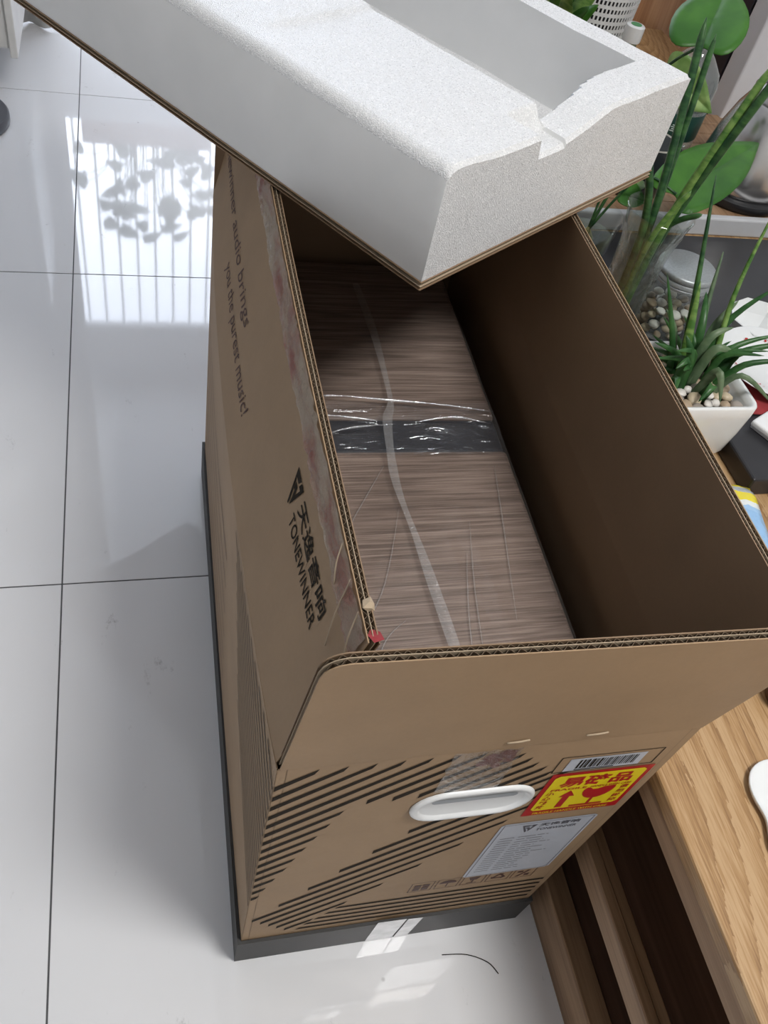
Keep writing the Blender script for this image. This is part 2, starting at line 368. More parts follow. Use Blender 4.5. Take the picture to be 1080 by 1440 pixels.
class Flat:
    """collects 2-D print (polygons, bars, lettering) and lays it on a surface through a mapping"""
    def __init__(s): s.v, s.f = [], []
    def poly(s, pts): k = len(s.v); s.v += list(pts); s.f.append(tuple(range(k, k+len(pts)))); return s
    def rect(s, x0, y0, x1, y1): return s.poly([(x0, y0), (x1, y0), (x1, y1), (x0, y1)])
    def ring(s, x0, y0, x1, y1, t):
        s.rect(x0, y0, x1, y0+t); s.rect(x0, y1-t, x1, y1); s.rect(x0, y0+t, x0+t, y1-t); return s.rect(x1-t, y0+t, x1, y1-t)
    def text(s, body, x, y, w=None, h=None, size=1, shear=0, rot=0, bold=0):
        vs, fs = text2d(body, 1, 'LEFT', shear, bold)
        if not vs: return s
        x0 = min(v[0] for v in vs); x1 = max(v[0] for v in vs); y0 = min(v[1] for v in vs); y1 = max(v[1] for v in vs)
        kx = (w/(x1-x0)) if w else ((h/(y1-y0)) if h else size); ky = (h/(y1-y0)) if h else kx
        k = len(s.v)
        s.v += [(x+(a-x0)*kx, y+(b_-y0)*ky) for a, b_ in vs]; s.f += [tuple(i+k for i in f) for f in fs]; return s
    def disc(s, cx, cy, r, n=20, a0=0, a1=2*PI): return s.poly([(cx+r*math.cos(a0+(a1-a0)*i/n), cy+r*math.sin(a0+(a1-a0)*i/n)) for i in range(n+(0 if a1-a0 >= 2*PI-.01 else 1))])
    def build(s, name, fn, mat, parent):
        me_o = mesh(name, [fn(x, y) for x, y in s.v], s.f, mat, parent); return me_o
def logo(F, x, y, w, h):
    for pl in ([(0, 1), (.62, 1), (.50, .80), (.22, .80), (.52, .16), (.52, 0), (.44, 0)], [(.68, 1), (1, 1), (.62, .06), (.56, .30), (.78, .80), (.60, .80)], [(.30, .70), (.55, .70), (.66, .44), (.58, .26), (.46, .52), (.38, .52)]):
        F.poly([(x+a*w, y+b_*h) for a, b_ in pl])

# ------------------------------------------------------------------ the room
X0, X1, Y0, Y1, HC = -3.2, 2.2, -2.8, 3.5, 2.7
floor = struct(bbox('floor', X0, X1, Y0, Y1, -.06, -.0015, GROUT))
tm = None
for ix in range(-4, 3):
    for iy in range(-4, 5):
        ax0, ax1 = max(X0, ix*.8), min(X1, ix*.8+.8); ay0, ay1 = max(Y0, iy*.8), min(Y1, iy*.8+.8)
        if ax1-ax0 < .02 or ay1-ay0 < .02: continue
        g = .0011
        full = ax1-ax0 > .79 and ay1-ay0 > .79
        if full and tm:
            o = bpy.data.objects.new('tile', tm); o.location = (ax0, ay0, 0); link(o, floor)
        else:
            o = bbox('tile', g, ax1-ax0-g, g, ay1-ay0-g, -.0014, 0, TILE, floor, .0005, 1, (ax0, ay0, 0))
            if full: tm = o.data
struct(bbox('ceiling', X0, X1, Y0, Y1, HC, HC+.1, CEILM))
struct(bbox('wall_left', X0-.1, X0, Y0, Y1, 0, HC, WALL))
struct(bbox('wall_right', X1, X1+.1, Y0, Y1, 0, HC, WALL))
struct(bbox('wall_near', X0-.1, X1+.1, Y0-.1, Y0, 0, HC, WALL))
WX0, WX1, WZ0, WZ1 = -1.6, 2.05, .95, 2.37
bm = bmesh.new()
for (a, b_, c, d) in ((X0-.1, WX0, 0, HC), (WX1, X1+.1, 0, HC), (WX0, WX1, 0, WZ0), (WX0, WX1, WZ1, HC)):
    r = bmesh.ops.create_cube(bm, size=1); vv = r['verts']
    bmesh.ops.scale(bm, verts=vv, vec=(b_-a, .14, d-c)); bmesh.ops.translate(bm, verts=vv, vec=((a+b_)/2, Y1+.07, (c+d)/2))
struct(bmobj('wall_far', bm, WALL))
win = struct(bpy.data.objects.new('window_1', None)); link(win); win.location = (0, 0, 0)
for (a, b_, c, d, nm) in ((WX0, WX1, WZ0, WZ0+.05, 'frame_rail'), (WX0, WX1, WZ1-.05, WZ1, 'frame_rail'), (WX0, WX0+.05, WZ0+.05, WZ1-.05, 'frame_stile'), (WX1-.05, WX1, WZ0+.05, WZ1-.05, 'frame_stile'), (.9, .95, WZ0+.05, WZ1-.05, 'frame_stile'), (-.36, -.31, WZ0+.05, WZ1-.05, 'frame_stile')):
    bbox(nm, a, b_, Y1+.03, Y1+.09, c, d, FRAME, win, .004, 1)
PANE = thin_glass('window_glass', (.97, .98, .98), .0, .0)
for a, b_ in ((WX0+.05, -.36), (-.31, .9), (.95, WX1-.05)): bbox('pane', a, b_, Y1+.055, Y1+.061, WZ0+.05, WZ1-.05, PANE, win)
bbox('window_sill', WX0-.05, WX1+.05, Y1-.16, Y1-.002, WZ0-.035, WZ0, FRAME, win, .006)
for i in range(37):                                                     # upright bars of the grille outside
    x = WX0+.07+i*.098
    bbox('grille_bar', x-.006, x+.006, Y1+.10, Y1+.112, WZ0, WZ1, GREYM, win)
pw_ = thing('window_plant', 'bushy leafy plant in a long terracotta trough on the window sill', 'plant', (.20, 3.40, WZ0))
bbox('trough', -.30, .30, -.055, .055, .0005, .12, plain('terracotta', (.35, .16, .09), .7), pw_, .008)
random.seed(5)
for i in range(46):
    x = random.uniform(-.34, .34); h = random.uniform(.04, .62)*(1-.5*abs(x)/.4)
    p1 = Vector((x*.6, random.uniform(-.03, .03), .12+h*.6)); p2 = Vector((x, random.uniform(-.03, .035), .12+h))
    tube('stem', [(x*.55, 0, .11), p1, p2], .003, LF_POTH, pw_, 5, 6)
    a = random.uniform(0, 2*PI); d = Vector((math.cos(a)*.8, 0, math.sin(a)*.5-.3)).normalized()
    heart_leaf('leaf', p2, p2+d*random.uniform(.06, .12), (random.uniform(-.4, .4), -1, .3), random.uniform(.05, .09), LF_POTH, pw_, 16)
# ceiling lamp
cl = thing('ceiling_lamp', 'round flat white ceiling lamp behind the viewer', 'lamp', (CEIL_LAMP[0], CEIL_LAMP[1], 2.60))
m, N, L, b = nt('lit_diffuser'); setp(b, col=(.9, .9, .88), rough=.5); b.inputs['Emission Color'].default_value = (1, .97, .93, 1); b.inputs['Emission Strength'].default_value = 3.0
lathe('lamp_base', [(0, .1), (.34, .1), (.34, .06), (0, .06)], PWHITE, cl, 40)
lathe('diffuser', [(0, .0), (.31, .0), (.335, .015), (.335, .06), (0, .06)], m, cl, 40)
# curtain by the balcony opening
vs, fs = [], []; nz = 8; nx = 60
for j in range(nz+1):
    z = .02+2.6*j/nz
    for i in range(nx+1):
        u = i/nx; x = -1.0+.93*u
        amp = .028+.01*math.sin(u*37)
        vs.append((x, 1.99+amp*math.sin(u*62+.6*math.sin(u*9))*(1-.3*j/nz), z+ (.02*math.sin(u*25) if j == 0 else 0)))
for j in range(nz):
    for i in range(nx): fs.append((j*(nx+1)+i, j*(nx+1)+i+1, (j+1)*(nx+1)+i+1, (j+1)*(nx+1)+i))
cu = mesh('curtain', vs, fs, CLOTH, None, True); so = cu.modifiers.new('thick', 'SOLIDIFY'); so.thickness = .002
tag(cu, 'off-white pleated curtain hanging to the tiled floor', 'curtain')
rail = bbox('curtain_rail', -1.1, 1.9, 1.97, 2.01, 2.63, 2.70, PWHITE); tag(rail, 'white ceiling rail that carries the curtain', 'rail')
# white low cabinet at the far left, standing on legs
cb = thing('low_cabinet', 'low white cabinet on short legs beside the curtain', 'cabinet', (-.42, 1.70, 0))
bbox('cabinet_body', -.28, .27, -.17, .17, .13, .62, plain('white_lacquer', (.74, .73, .70), .35, .04), cb, .006)
bbox('side_panel', .27, .288, -.185, .17, .115, .64, plain('white_lacquer', (.74, .73, .70)), cb, .003)
bbox('side_panel', -.298, -.28, -.185, .17, .115, .64, plain('white_lacquer', (.74, .73, .70)), cb, .003)
for sx in (-.2, .12):
    for sy in (-.1, .1): bbox('leg', sx-.015, sx+.015, sy-.015, sy+.015, 0, .13, GREYD, cb, .002)
# round base of a floor lamp
fl = thing('floor_lamp', 'floor lamp with a round dark grey base on the white tiles', 'lamp', (-.292, 1.415, 0))
lathe('base', [(0, 0), (.128, 0), (.132, .004), (.132, .020), (.128, .025), (0, .027)], GREYD, fl, 48)
tube('pole', [(-.06, 0, .02), (-.06, 0, 1.25)], .011, GREYD, fl, 12, 4)
lathe('lamp_shade', [(.10, 1.18), (.07, 1.36), (.066, 1.36), (.096, 1.18)], CLOTH, fl, 30, (-.06, 0, 0), True)

# ------------------------------------------------------------------ the big carton
TH = math.radians(-1.1); BO = Vector((.216, -.568, 0)); BW, BL, BH = .357, .79, .55
ct, st_ = math.cos(TH), math.sin(TH)
def BX(x, y, z): return Vector((BO.x+x*ct-y*st_, BO.y+x*st_+y*ct, z))
def bul(s, z): return -.014*max(0, math.sin(PI*min(1, max(0, s))))**.8*(z/BH)
carton = thing('cardboard_box', 'large open brown cardboard carton with black diagonal stripes and a black base', 'box', (0, 0, 0))
def panel(name, fn, w, h, parent, hmax=lambda s: 1.0, ns=24, nh=4, flutes=True, t=.0085, mo=CARD, mi=CARD_IN, ss=None):
    """double-wall corrugated board; fn(s, h, n): s 0..1 along, h 0..1 up, n metres outward from the outer face (negative = into the board)"""
    ss = ss or [i/ns for i in range(ns+1)]; m_ = len(ss)
    def sheet(n0, n1):
        vs, fs = [], []
        for n_ in (n0, n1):
            for s in ss:
                for j in range(nh+1): vs.append(fn(s, hmax(s)*j/nh, n_))
        k = m_*(nh+1); q = nh+1
        for i in range(m_-1):
            for j in range(nh):
                a = i*q+j; fs.append((a, a+1, a+q+1, a+q)); fs.append((a+k, a+k+q, a+k+q+1, a+k+1))
        for i in range(m_-1):
            a = i*q; fs.append((a, a+q, a+q+k, a+k)); a = i*q+nh; fs.append((a, a+k, a+q+k, a+q))
        for j in range(nh):
            a = j; fs.append((a, a+k, a+k+1, a+1)); a = (m_-1)*q+j; fs.append((a, a+1, a+k+1, a+k))
        return vs, fs
    vs, fs = sheet(0, -.0009)
    o = mesh(name, vs, fs, mo, parent)
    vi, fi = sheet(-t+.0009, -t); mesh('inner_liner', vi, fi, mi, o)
    if flutes:
        va, fa = sheet(-.0044, -.0049); k = 0; mid = mesh('middle_liner', va, fa, LINER, o)
        vs, fs = [], []
        for (c, amp, per) in ((-.00265, .00155, .0076), (-.00625, .00120, .0064)):
            n = int(w/per)*6; k = len(vs)
            for i in range(n+1):
                s = .002+.996*i/n; off = c+amp*math.sin(2*PI*s*w/per)
                for dn in (.00022, -.00022):
                    hm = hmax(s)
                    for hh in (0.05, .5, 1.0): vs.append(fn(s, hm*hh-(.0006/h if hh == 1 else 0), off+dn))
            for i in range(n):
                for j in (0, 1):
                    a = k+i*6+j; fs.append((a, a+1, a+7, a+6)); a += 3; fs.append((a, a+6, a+7, a+1))
                a = k+i*6+2; fs.append((a, a+3, a+9, a+6))
        fo = mesh('corrugated_core', vs, fs, FLUTE, o); fo['kind'] = 'stuff'
    return o
SS = [i/24 for i in range(25)]
# body walls
def FRONT(x, z, n=0.0): return BX(x, -n, z)                       # print frame of the front wall, metres
def fn_front(s, h, n): return BX(s*BW, -n, .012+h*(BH-.012))
def fn_back(s, h, n): return BX((1-s)*BW, BL+n, .012+h*(BH-.012))
def fn_left(s, h, n):
    z = .012+h*(BH-.012); return BX(bul(s, z)-n, s*BL, z)
def fn_right(s, h, n):
    z = .012+h*(BH-.012); return BX(BW+.014*math.sin(PI*min(1, h))*math.sin(PI*s)**.5+n, s*BL, z)
for f_, ww in ((fn_front, BW), (fn_left, BL), (fn_right, BL), (fn_back, BW)): panel('side_wall', f_, ww, BH, carton, flutes=False, nh=6)
# flaps
def crease(s): return BX(bul(s, BH), .006*(1-s)+s*BL, BH)
FT = .7135
def ltop(s): return BX(.042-.006*s-.004*math.sin(PI*s), s*BL+.006*(1-s), FT)
LN = Vector((-.97, 0, .24))
def fn_lflap(s, h, n): return crease(s).lerp(ltop(s), h)+LN*n
def fn_rflap(s, h, n):
    b_ = BX(BW, s*BL, BH); t_ = BX(BW+.006, s*BL, FT-.006); return b_.lerp(t_, h)+Vector((1, .02, 0))*n
FQ = (BX(.002, -.0005, BH), BX(BW, -.0005, BH), BX(.013, -.0090, FT+.002), BX(.388, -.012, FT))
def fn_fflap(s, h, n): return FQ[0].lerp(FQ[1], s).lerp(FQ[2].lerp(FQ[3], s), h)+Vector((-.02, -1, -.04))*n
def fn_bflap(s, h, n): return BX((1-s)*BW, BL-.006*h+n, BH+h*(FT-.001-BH))
def rnd(r, L, H):
    def f(s):
        x = s*L; d = min(x, L-x)
        return 1.0 if d >= r else 1-(r-math.sqrt(max(0, r*r-(r-d)**2)))/H
    return f
sround = sorted(set([i/24 for i in range(25)]+[.0, .004, .01, .018, .028, .042, .055]+[1, .996, .99, .982, .972]))
lflap = panel('flap', fn_lflap, BL, .168, carton, ns=40)
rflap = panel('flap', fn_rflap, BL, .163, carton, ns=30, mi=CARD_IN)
fflap = panel('flap', fn_fflap, BW, .163, carton, rnd(.017, BW, .163), ss=sround)
bflap = panel('flap', fn_bflap, BW, .163, carton)
# thin crease lines of the folds
# black base sleeve
bo = .0045
bm = bmesh.new()
def quad_ring(bm, off0, off1, z0, z1):
    c = lambda o: [(-o, -o), (BW+o, -o), (BW+o, BL+o), (-o, BL+o)]
    a = [bm.verts.new(BX(x, y, z0)) for x, y in c(off1)]; b_ = [bm.verts.new(BX(x, y, z1)) for x, y in c(off1)]
    d = [bm.verts.new(BX(x, y, z1)) for x, y in c(off0)]; e = [bm.verts.new(BX(x, y, z0)) for x, y in c(off0)]
    for i in range(4):
        j = (i+1) % 4
        for p_, q in ((a, b_), (b_, d), (d, e), (e, a)): bm.faces.new((p_[i], p_[j], q[j], q[i]))
quad_ring(bm, .0006, bo, .0005, .076)
bmobj('black_base', bm, BLACKCARD, carton)
bm = bmesh.new(); f = bm.faces.new([bm.verts.new(BX(x, y, .012)) for x, y in ((.001, .001), (BW-.001, .001), (BW-.001, BL-.001), (.001, BL-.001))]); bmesh.ops.solidify(bm, geom=[f], thickness=.006)
bmobj('bottom_panel', bm, CARD_IN, carton)
# printed stripes, front
F = Flat(); mm = .001; sl = .893; SW = 8.8
def clip_stripe(F, x0, z0, x1, z1, w):
    F.poly([(x0*mm, (z0-w/2)*mm), (x1*mm, (z1-w/2)*mm), ((x1+.35*w)*mm, (z1+w/2)*mm), ((x0+.0*w)*mm, (z0+w/2)*mm)])
low_ends = {6: 62, 7: 54, 8: 46, 9: 39, 10: 32, 11: 26, 12: 18, 13: 11, 14: 6}
r_ends = {8: 200, 9: 210, 10: 219, 11: 230, 12: 239}
for k in range(15):
    c = 513.4-20.1*k
    if k <= 5: segs = [(1, (540-c)/sl)]
    else:
        segs = [(1, low_ends[k])]
        if k <= 12: segs.append(((466-c)/sl, min((540-c)/sl, r_ends.get(k, 999))))
    for xa, xb in segs:
        if xb > xa: clip_stripe(F, xa, sl*xa+c, xb, sl*xb+c, SW)
for j in range(10):
    c = 56+22.3*j
    if c <= 147: xa = (152+1.34*7-c)/(sl+1.34)
    else: xa = (c-(152-1.75*7))/(1.75-sl)
    xb = (c-(176-1.6*108))/(1.6-sl); xb = min(xb, 262)
    if xb > xa+4: clip_stripe(F, xa, sl*xa+c, xb, sl*xb+c, SW)
for j, (z, xa) in enumerate(((157, 98), (141, 88), (125, 78), (109, 68), (93, 60))):
    F.poly([(xa*mm, (z-2.8)*mm), (.349, (z-2.8)*mm), (.349, (z+2.8)*mm), ((xa+5)*mm, (z+2.8)*mm)])
F.build('printed_stripes', lambda x, z: FRONT(x, z, .0004), INK, carton)
# printed stripes, left wall: run up from the corner
F = Flat()
for k in range(16):
    c = 513.4-20.1*k; y1 = min(.34-.012*k, (540-c)/sl*mm*1.0); SW = 4.2
    n = 8
    for i in range(n):
        ya, yb = y1*i/n, y1*(i+1)/n
        F.poly([(ya, (c-SW/2)*mm+sl*ya), (yb, (c-SW/2)*mm+sl*yb), (yb, (c+SW/2)*mm+sl*yb), (ya, (c+SW/2)*mm+sl*ya)])
def on_left(y, z): return BX(bul(y/BL, z)-.0006, y, z)
F.build('printed_stripes', on_left, INK, carton)
for k in range(7):
    z0 = .09+.052*k; F = Flat()
    for i in range(20):
        ya, yb = .30+.022*i, .30+.022*(i+1); F.poly([(ya, z0), (yb, z0), (yb, z0+.0045), (ya, z0+.0045)])
    F.build('printed_line', on_left, INKR, carton)
# lettering on the left flap
def on_lflap(s_m, h_m): return fn_lflap(1-s_m/BL, h_m/.168, .0005)     # s_m metres from the far end
F = Flat(); x0 = (1-.232)*BL
logo(F, x0, .099, .026, .028)
F.text('天逸音响', (1-.192)*BL, .111, .100, .016, bold=.012)
F.text('TONEWINNER', (1-.196)*BL, .095, .100, .0115, bold=.006)
F.build('brand_lettering', on_lflap, INK, carton)
F = Flat()
F.text('Tonewinner audio brings', (1-1.00)*BL, .064, .375, .022, shear=.35)
F.text('you the purest music!', (1-.715)*BL, .034, .245, .022, shear=.35)
F.build('slogan_lettering', on_lflap, INKR, carton)
# torn tape along the top of the left flap
vs, fs = [], []; n = 120; random.seed(2)
for i in range(n+1):
    s = .004+.93*i/n; wv = .025+.0012*math.sin(i*.3)+random.uniform(-.0006, .0006)
    for j in range(7):
        hh = 1.0-(wv/.168)*j/6
        vs.append(fn_lflap(s, hh, .0014+.0022*noise.noise((i*.75, j*.9+i*.8, 0))))
for i in range(n):
    for j in range(6): a = i*7+j; fs.append((a, a+1, a+8, a+7))
mesh('torn_tape', vs, fs, REDTAPE, carton, True)
a = ltop(0)+Vector((.002, .006, -.004))
mesh('red_tape_scrap', [a+Vector((-.001, 0, .003)), a+Vector((.002, -.006, .0035)), a+Vector((.009, -.004, .0030)), a+Vector((.008, .003, .001)), a+Vector((.002, .005, .002))], [(0, 1, 2), (0, 2, 3), (0, 3, 4)], plain('dull_red_tape', (.27, .02, .025), .5), carton)
for s0, l_ in ((.03, .20), (.062, .30), (.10, .13)):                     # frayed paper strips at the near corner
    tube('paper_fray', [fn_lflap(s0, .99, .001), fn_lflap(s0-.012, .99-l_*.5, .003), fn_lflap(s0-.024, .99-l_, .0015)], .0006, LINER, carton, 5, 8)
bm = bmesh.new(); bmesh.ops.create_icosphere(bm, subdivisions=1, radius=.005)
for v in bm.verts: v.co *= 1+.5*noise.noise(v.co*300)
bmobj('torn_paper_tuft', bm, LINER, carton, False, tuple(ltop(.035)+Vector((.006, 0, -.001))))
# clear tape over the front fold
vs, fs = [], []; n = 16
for i in range(n+1):
    x = .139+.058*i/n
    for j in range(9):
        z = .470+.078*j/8; vs.append(FRONT(x+.003*noise.noise((j*.9, 0, 3)), z, .0010+.0008*noise.noise((i*.6, j*.6, 1))))
for i in range(n):
    for j in range(8): a = i*9+j; fs.append((a, a+1, a+10, a+9))
mesh('clear_tape', vs, fs, TAPE, carton, True)
F = Flat()
random.seed(4)
for cx, cz, r in ((.176, .530, .011), (.186, .537, .010), (.168, .522, .007), (.181, .517, .006), (.190, .525, .006)):
    F.poly([(cx+r*random.uniform(.6, 1.1)*math.cos(a*PI/5), cz+r*random.uniform(.6, 1.1)*math.sin(a*PI/5)) for a in range(10)])
F.build('red_tape_remains', lambda x, z: FRONT(x, z, .0005), plain('dark_red_tape', (.17, .045, .035), .4), carton)
# small cuts in the front flap
for s, h in ((.49, .07), (.68, .07)):
    a = fn_fflap(s, h, .0006); b_ = fn_fflap(s+.05, h+.015, .0006)
    tube('cut_mark', [a, a.lerp(b_, .5)+Vector((0, -.001, .0015)), b_], .0009, LINER, carton, 5, 6)
a = fn_fflap(.90, .06, .0005)
# carry handle
hd = bpy.data.objects.new('carry_handle', None); link(hd, carton); cx, cz = .183, .438
def stadium(w_, h_, n=14):
    r = h_/2; d = w_/2-r; o_ = []
    for i in range(n+1): a = -PI/2+PI*i/n; o_.append((d+r*math.cos(a), r*math.sin(a)))
    for i in range(n+1): a = PI/2+PI*i/n; o_.append((-d+r*math.cos(a), r*math.sin(a)))
    return o_
vs, fs = [], []; rings = [(.116, .060, .0005), (.116, .060, .0018), (.114, .058, .0032), (.109, .053, .0040), (.103, .047, .0034), (.100, .044, .0012), (.098, .042, .0007)]
for (w_, h_, n_) in rings:
    for x, z in stadium(w_, h_): vs.append(FRONT(cx+x, cz+z, n_))
q = len(stadium(1, .5))
for j in range(len(rings)-1):
    for i in range(q): fs.append((j*q+i, j*q+(i+1) % q, (j+1)*q+(i+1) % q, (j+1)*q+i))
fs.append(tuple(range((len(rings)-1)*q, len(rings)*q)))
mesh('handle_rim', vs, fs, PWHITE, hd, True)
sb = Flat(); sb.poly([(cx+x, cz+.010+z) for x, z in stadium(.080, .008)]); sb.build('finger_slot', lambda x, z: FRONT(x, z, .0012), plain('slot_grey', (.36, .38, .40), .5), hd)
# barcode label
bl = bpy.data.objects.new('barcode_label', None); link(bl, carton)
F = Flat(); F.ring(.242, .484, .340, .516, .0011); F.build('printed_border', lambda x, z: FRONT(x, z, .0004), INK, bl)
F = Flat(); F.rect(.252, .486, .325, .511); F.build('label_paper', lambda x, z: FRONT(x, z, .0005), PAPER, bl)
F = Flat(); random.seed(11); x = .262
while x < .318:
    ww = random.choice((.0007, .0007, .0013, .002)); F.rect(x, .491, x+ww, .508); x += ww+random.choice((.0007, .0011, .0016))
F.rect(.262, .4875, .30, .4892)
F.build('barcode', lambda x, z: FRONT(x, z, .0008), INK, bl)
# fragile sticker
fs_ = bpy.data.objects.new('fragile_sticker', None); link(fs_, carton); SX0, SX1, SZ0, SZ1 = .246, .346, .384, .481
f_at = lambda d: (lambda x, z: FRONT(x, z, d))
F = Flat(); F.rect(SX0, SZ0, SX1, SZ1); F.build('red_ground', f_at(.0007), RED, fs_)
F = Flat(); r_ = .004; xa, xb, za, zb = SX0+.005, SX1-.005, SZ0+.012, SZ1-.005
F.poly([(xa+r_, za), (xb-r_, za), (xb, za+r_), (xb, zb-r_), (xb-r_, zb), (xa+r_, zb), (xa, zb-r_), (xa, za+r_)]); F.build('yellow_field', f_at(.0010), YEL, fs_)
F = Flat(); F.text('易碎品', xa+.009, zb-.027, .072, .023, bold=.03)
F.text('FRAGILE', xa+.005, zb-.034, .036, .0045, bold=.02); F.text('HANDLE WITH CARE', xa+.045, zb-.034, .041, .0045, bold=.015)
for i, ch in enumerate('小心轻放'): F.text(ch, xa+.003, za+.036-.0105*i, .0085, .0085, bold=.02)
for i, ch in enumerate('请勿抛摔'): F.text(ch, xb-.012, za+.036-.0105*i, .0085, .0085, bold=.02)
ax_ = xa+.027; F.rect(ax_-.0035, za+.004, ax_+.0035, za+.030); F.poly([(ax_-.008, za+.030), (ax_+.008, za+.030), (ax_, za+.044)])
gx = xa+.057; F.poly([(gx+.016*math.cos(PI+PI*i/12), za+.041+.022*math.sin(PI+PI*i/12)) for i in range(13)]); F.poly([(gx-.016, za+.041), (gx-.007, za+.041), (gx-.010, za+.045), (gx-.014, za+.046)]); F.poly([(gx-.002, za+.041), (gx+.016, za+.041), (gx+.015, za+.046), (gx+.004, za+.045)])
F.rect(gx-.0016, za+.006, gx+.0016, za+.021); F.rect(gx-.018, za+.002, gx+.016, za+.006)
F.build('red_print', f_at(.0013), RED, fs_)
F = Flat(); F.text('FRAGILE HANDLE WITH CARE', SX0+.010, SZ0+.0035, .078, .005, bold=.01)
F.build('yellow_lettering', f_at(.0013), YEL, fs_)
# product label
pl_ = bpy.data.objects.new('product_label', None); link(pl_, carton); PX0, PX1, PZ0, PZ1 = .234, .337, .205, .365
F = Flat(); r_ = .004; F.poly([(PX0+r_, PZ0), (PX1-r_, PZ0), (PX1, PZ0+r_), (PX1, PZ1-r_), (PX1-r_, PZ1), (PX0+r_, PZ1), (PX0, PZ1-r_), (PX0, PZ0+r_)]); F.build('label_paper', f_at(.0006), PAPER, pl_)
F = Flat(); F.ring(PX0+.003, PZ0+.003, PX1-.003, PZ1-.003, .0007)
logo(F, PX0+.024, PZ1-.028, .016, .019); F.text('天逸音响', PX0+.043, PZ1-.017, .044, .0095, bold=.02); F.text('TONEWINNER', PX0+.043, PZ1-.0275, .044, .0065, bold=.01)
random.seed(8)
for i in range(15):
    z = PZ1-.042-.0072*i; x = PX0+.009
    x1 = PX0+random.uniform(.055, .088) if i < 8 else PX0+random.uniform(.05, .062)
    F.rect(x, z, x+.016, z+.0011); xx = x+.020
    while xx < x1:
        l_ = random.uniform(.006, .02); F.rect(xx, z, min(xx+l_, x1), z+.0010); xx += l_+.002
F.build('label_print', f_at(.0009), plain('label_ink', (.10, .10, .12), .5), pl_)
# handling symbols
ic = bpy.data.objects.new('handling_symbols', None); link(ic, carton)
F = Flat()
for i in range(5):
    x0 = .177+.0305*i; F.ring(x0, .176, x0+.027, .207, .0009); c = x0+.0135; z0 = .180
    if i == 0: [F.rect(c-.009+.010*k, z0, c-.001+.010*k, z0+.009) for k in (0, 1)]; [F.rect(c-.009+.010*k, z0+.0105, c-.001+.010*k, z0+.019) for k in (0, 1)]
    if i == 1: F.disc(c, z0+.012, .010, 14, 0, PI); F.rect(c-.0008, z0, c+.0008, z0+.012)
    if i == 2: F.poly([(c-.007, z0+.021), (c+.007, z0+.021), (c+.004, z0+.011), (c-.004, z0+.011)]); F.rect(c-.001, z0+.002, c+.001, z0+.012); F.rect(c-.006, z0, c+.006, z0+.002)
    if i == 3:
        for a in (0, 2*PI/3, 4*PI/3):
            pts = [(-.008, -.006), (.004, -.006), (.004, -.0085), (.009, -.0045), (.004, -.0005), (.004, -.003), (-.006, -.003)]
            F.poly([(c+x*math.cos(a)-y*math.sin(a), z0+.011+x*math.sin(a)+y*math.cos(a)) for x, y in pts])
    if i == 4: F.poly([(c-.008, z0), (c-.004, z0), (c+.007, z0+.02), (c+.003, z0+.02)]); F.rect(c-.009, z0+.014, c-.002, z0+.019); F.rect(c+.002, z0+.001, c+.008, z0+.008)
F.build('symbol_print', f_at(.0004), INKR, ic)
# white tape over the base and white cut tape pieces
wt = bpy.data.objects.new('white_tape', None); link(wt, carton)
F = Flat(); F.poly([(.157, .0012), (.192, .0012), (.196, .082), (.160, .084)]); F.build('tape_piece', lambda x, z: FRONT(x, z, bo+.0006), TAPEW, wt)
F = Flat(); F.poly([(.194, .0012), (.212, .0012), (.217, .079), (.198, .081)]); F.build('tape_piece', lambda x, z: FRONT(x, z, bo+.0008), TAPEW, wt)

# ------------------------------------------------------------------ the speaker inside the carton
sp = thing('loudspeaker', 'grey-brown wood veneer speaker cabinet with a navy band wrapped in clear film inside the carton', 'speaker', (0, 0, 0))
SPX0, SPX1, SPZ = .062, .320, .470
def rbox(name, x0, x1, y0, y1, z0, z1, mat, parent, bev):
    bm = bmesh.new(); bmesh.ops.create_cube(bm, size=1); bmesh.ops.scale(bm, verts=bm.verts, vec=(x1-x0, y1-y0, z1-z0)); bmesh.ops.translate(bm, verts=bm.verts, vec=((x0+x1)/2, (y0+y1)/2, (z0+z1)/2))
    bmesh.ops.bevel(bm, geom=bm.edges[:], offset=bev, segments=3, affect='EDGES', profile=.5)
    for v in bm.verts: v.co = BX(v.co.x, v.co.y, v.co.z)
    return bmobj(name, bm, mat, parent)
rbox('cabinet', SPX0, SPX1, .03, .398, .030, SPZ, SPKW, sp, .006)
rbox('cabinet', SPX0, SPX1, .450, .76, .030, SPZ, SPKW, sp, .006)
rbox('navy_band', SPX0+.002, SPX1-.002, .3975, .4505, .031, SPZ-.003, NAVY, sp, .003)
def fh(x, y):
    d = math.exp(-((y-.425)/.035)**2)
    return SPZ+.0025+.0016*noise.noise((x*9, y*7, 0))+d*.006*abs(noise.noise((x*22+y*9, y*60, 4)))+.0012*noise.noise((x*40, y*14+x*20, 7))
def filmgrid(name, x0, x1, y0, y1, nx, ny, mat, dz=0):
    vs, fs = [], []
    for i in range(nx+1):
        for j in range(ny+1):
            x = x0+(x1-x0)*i/nx; y = y0+(y1-y0)*j/ny
            e = max(0, SPX0-x, x-SPX1); vs.append(BX(x, y, max(SPZ+.0006 if e == 0 else 0, fh(x, y)+dz)-e*14*e/.01))
    for i in range(nx):
        for j in range(ny): a = i*(ny+1)+j; fs.append((a, a+1, a+ny+2, a+ny+1))
    return mesh(name, vs, fs, mat, sp, True)
filmgrid('wrap_film', SPX0-.004, SPX1+.004, .026, .765, 50, 130, FILM)
filmgrid('bunched_film', SPX0-.004, SPX1-.004, .385, .470, 60, 40, FILMX, .004)
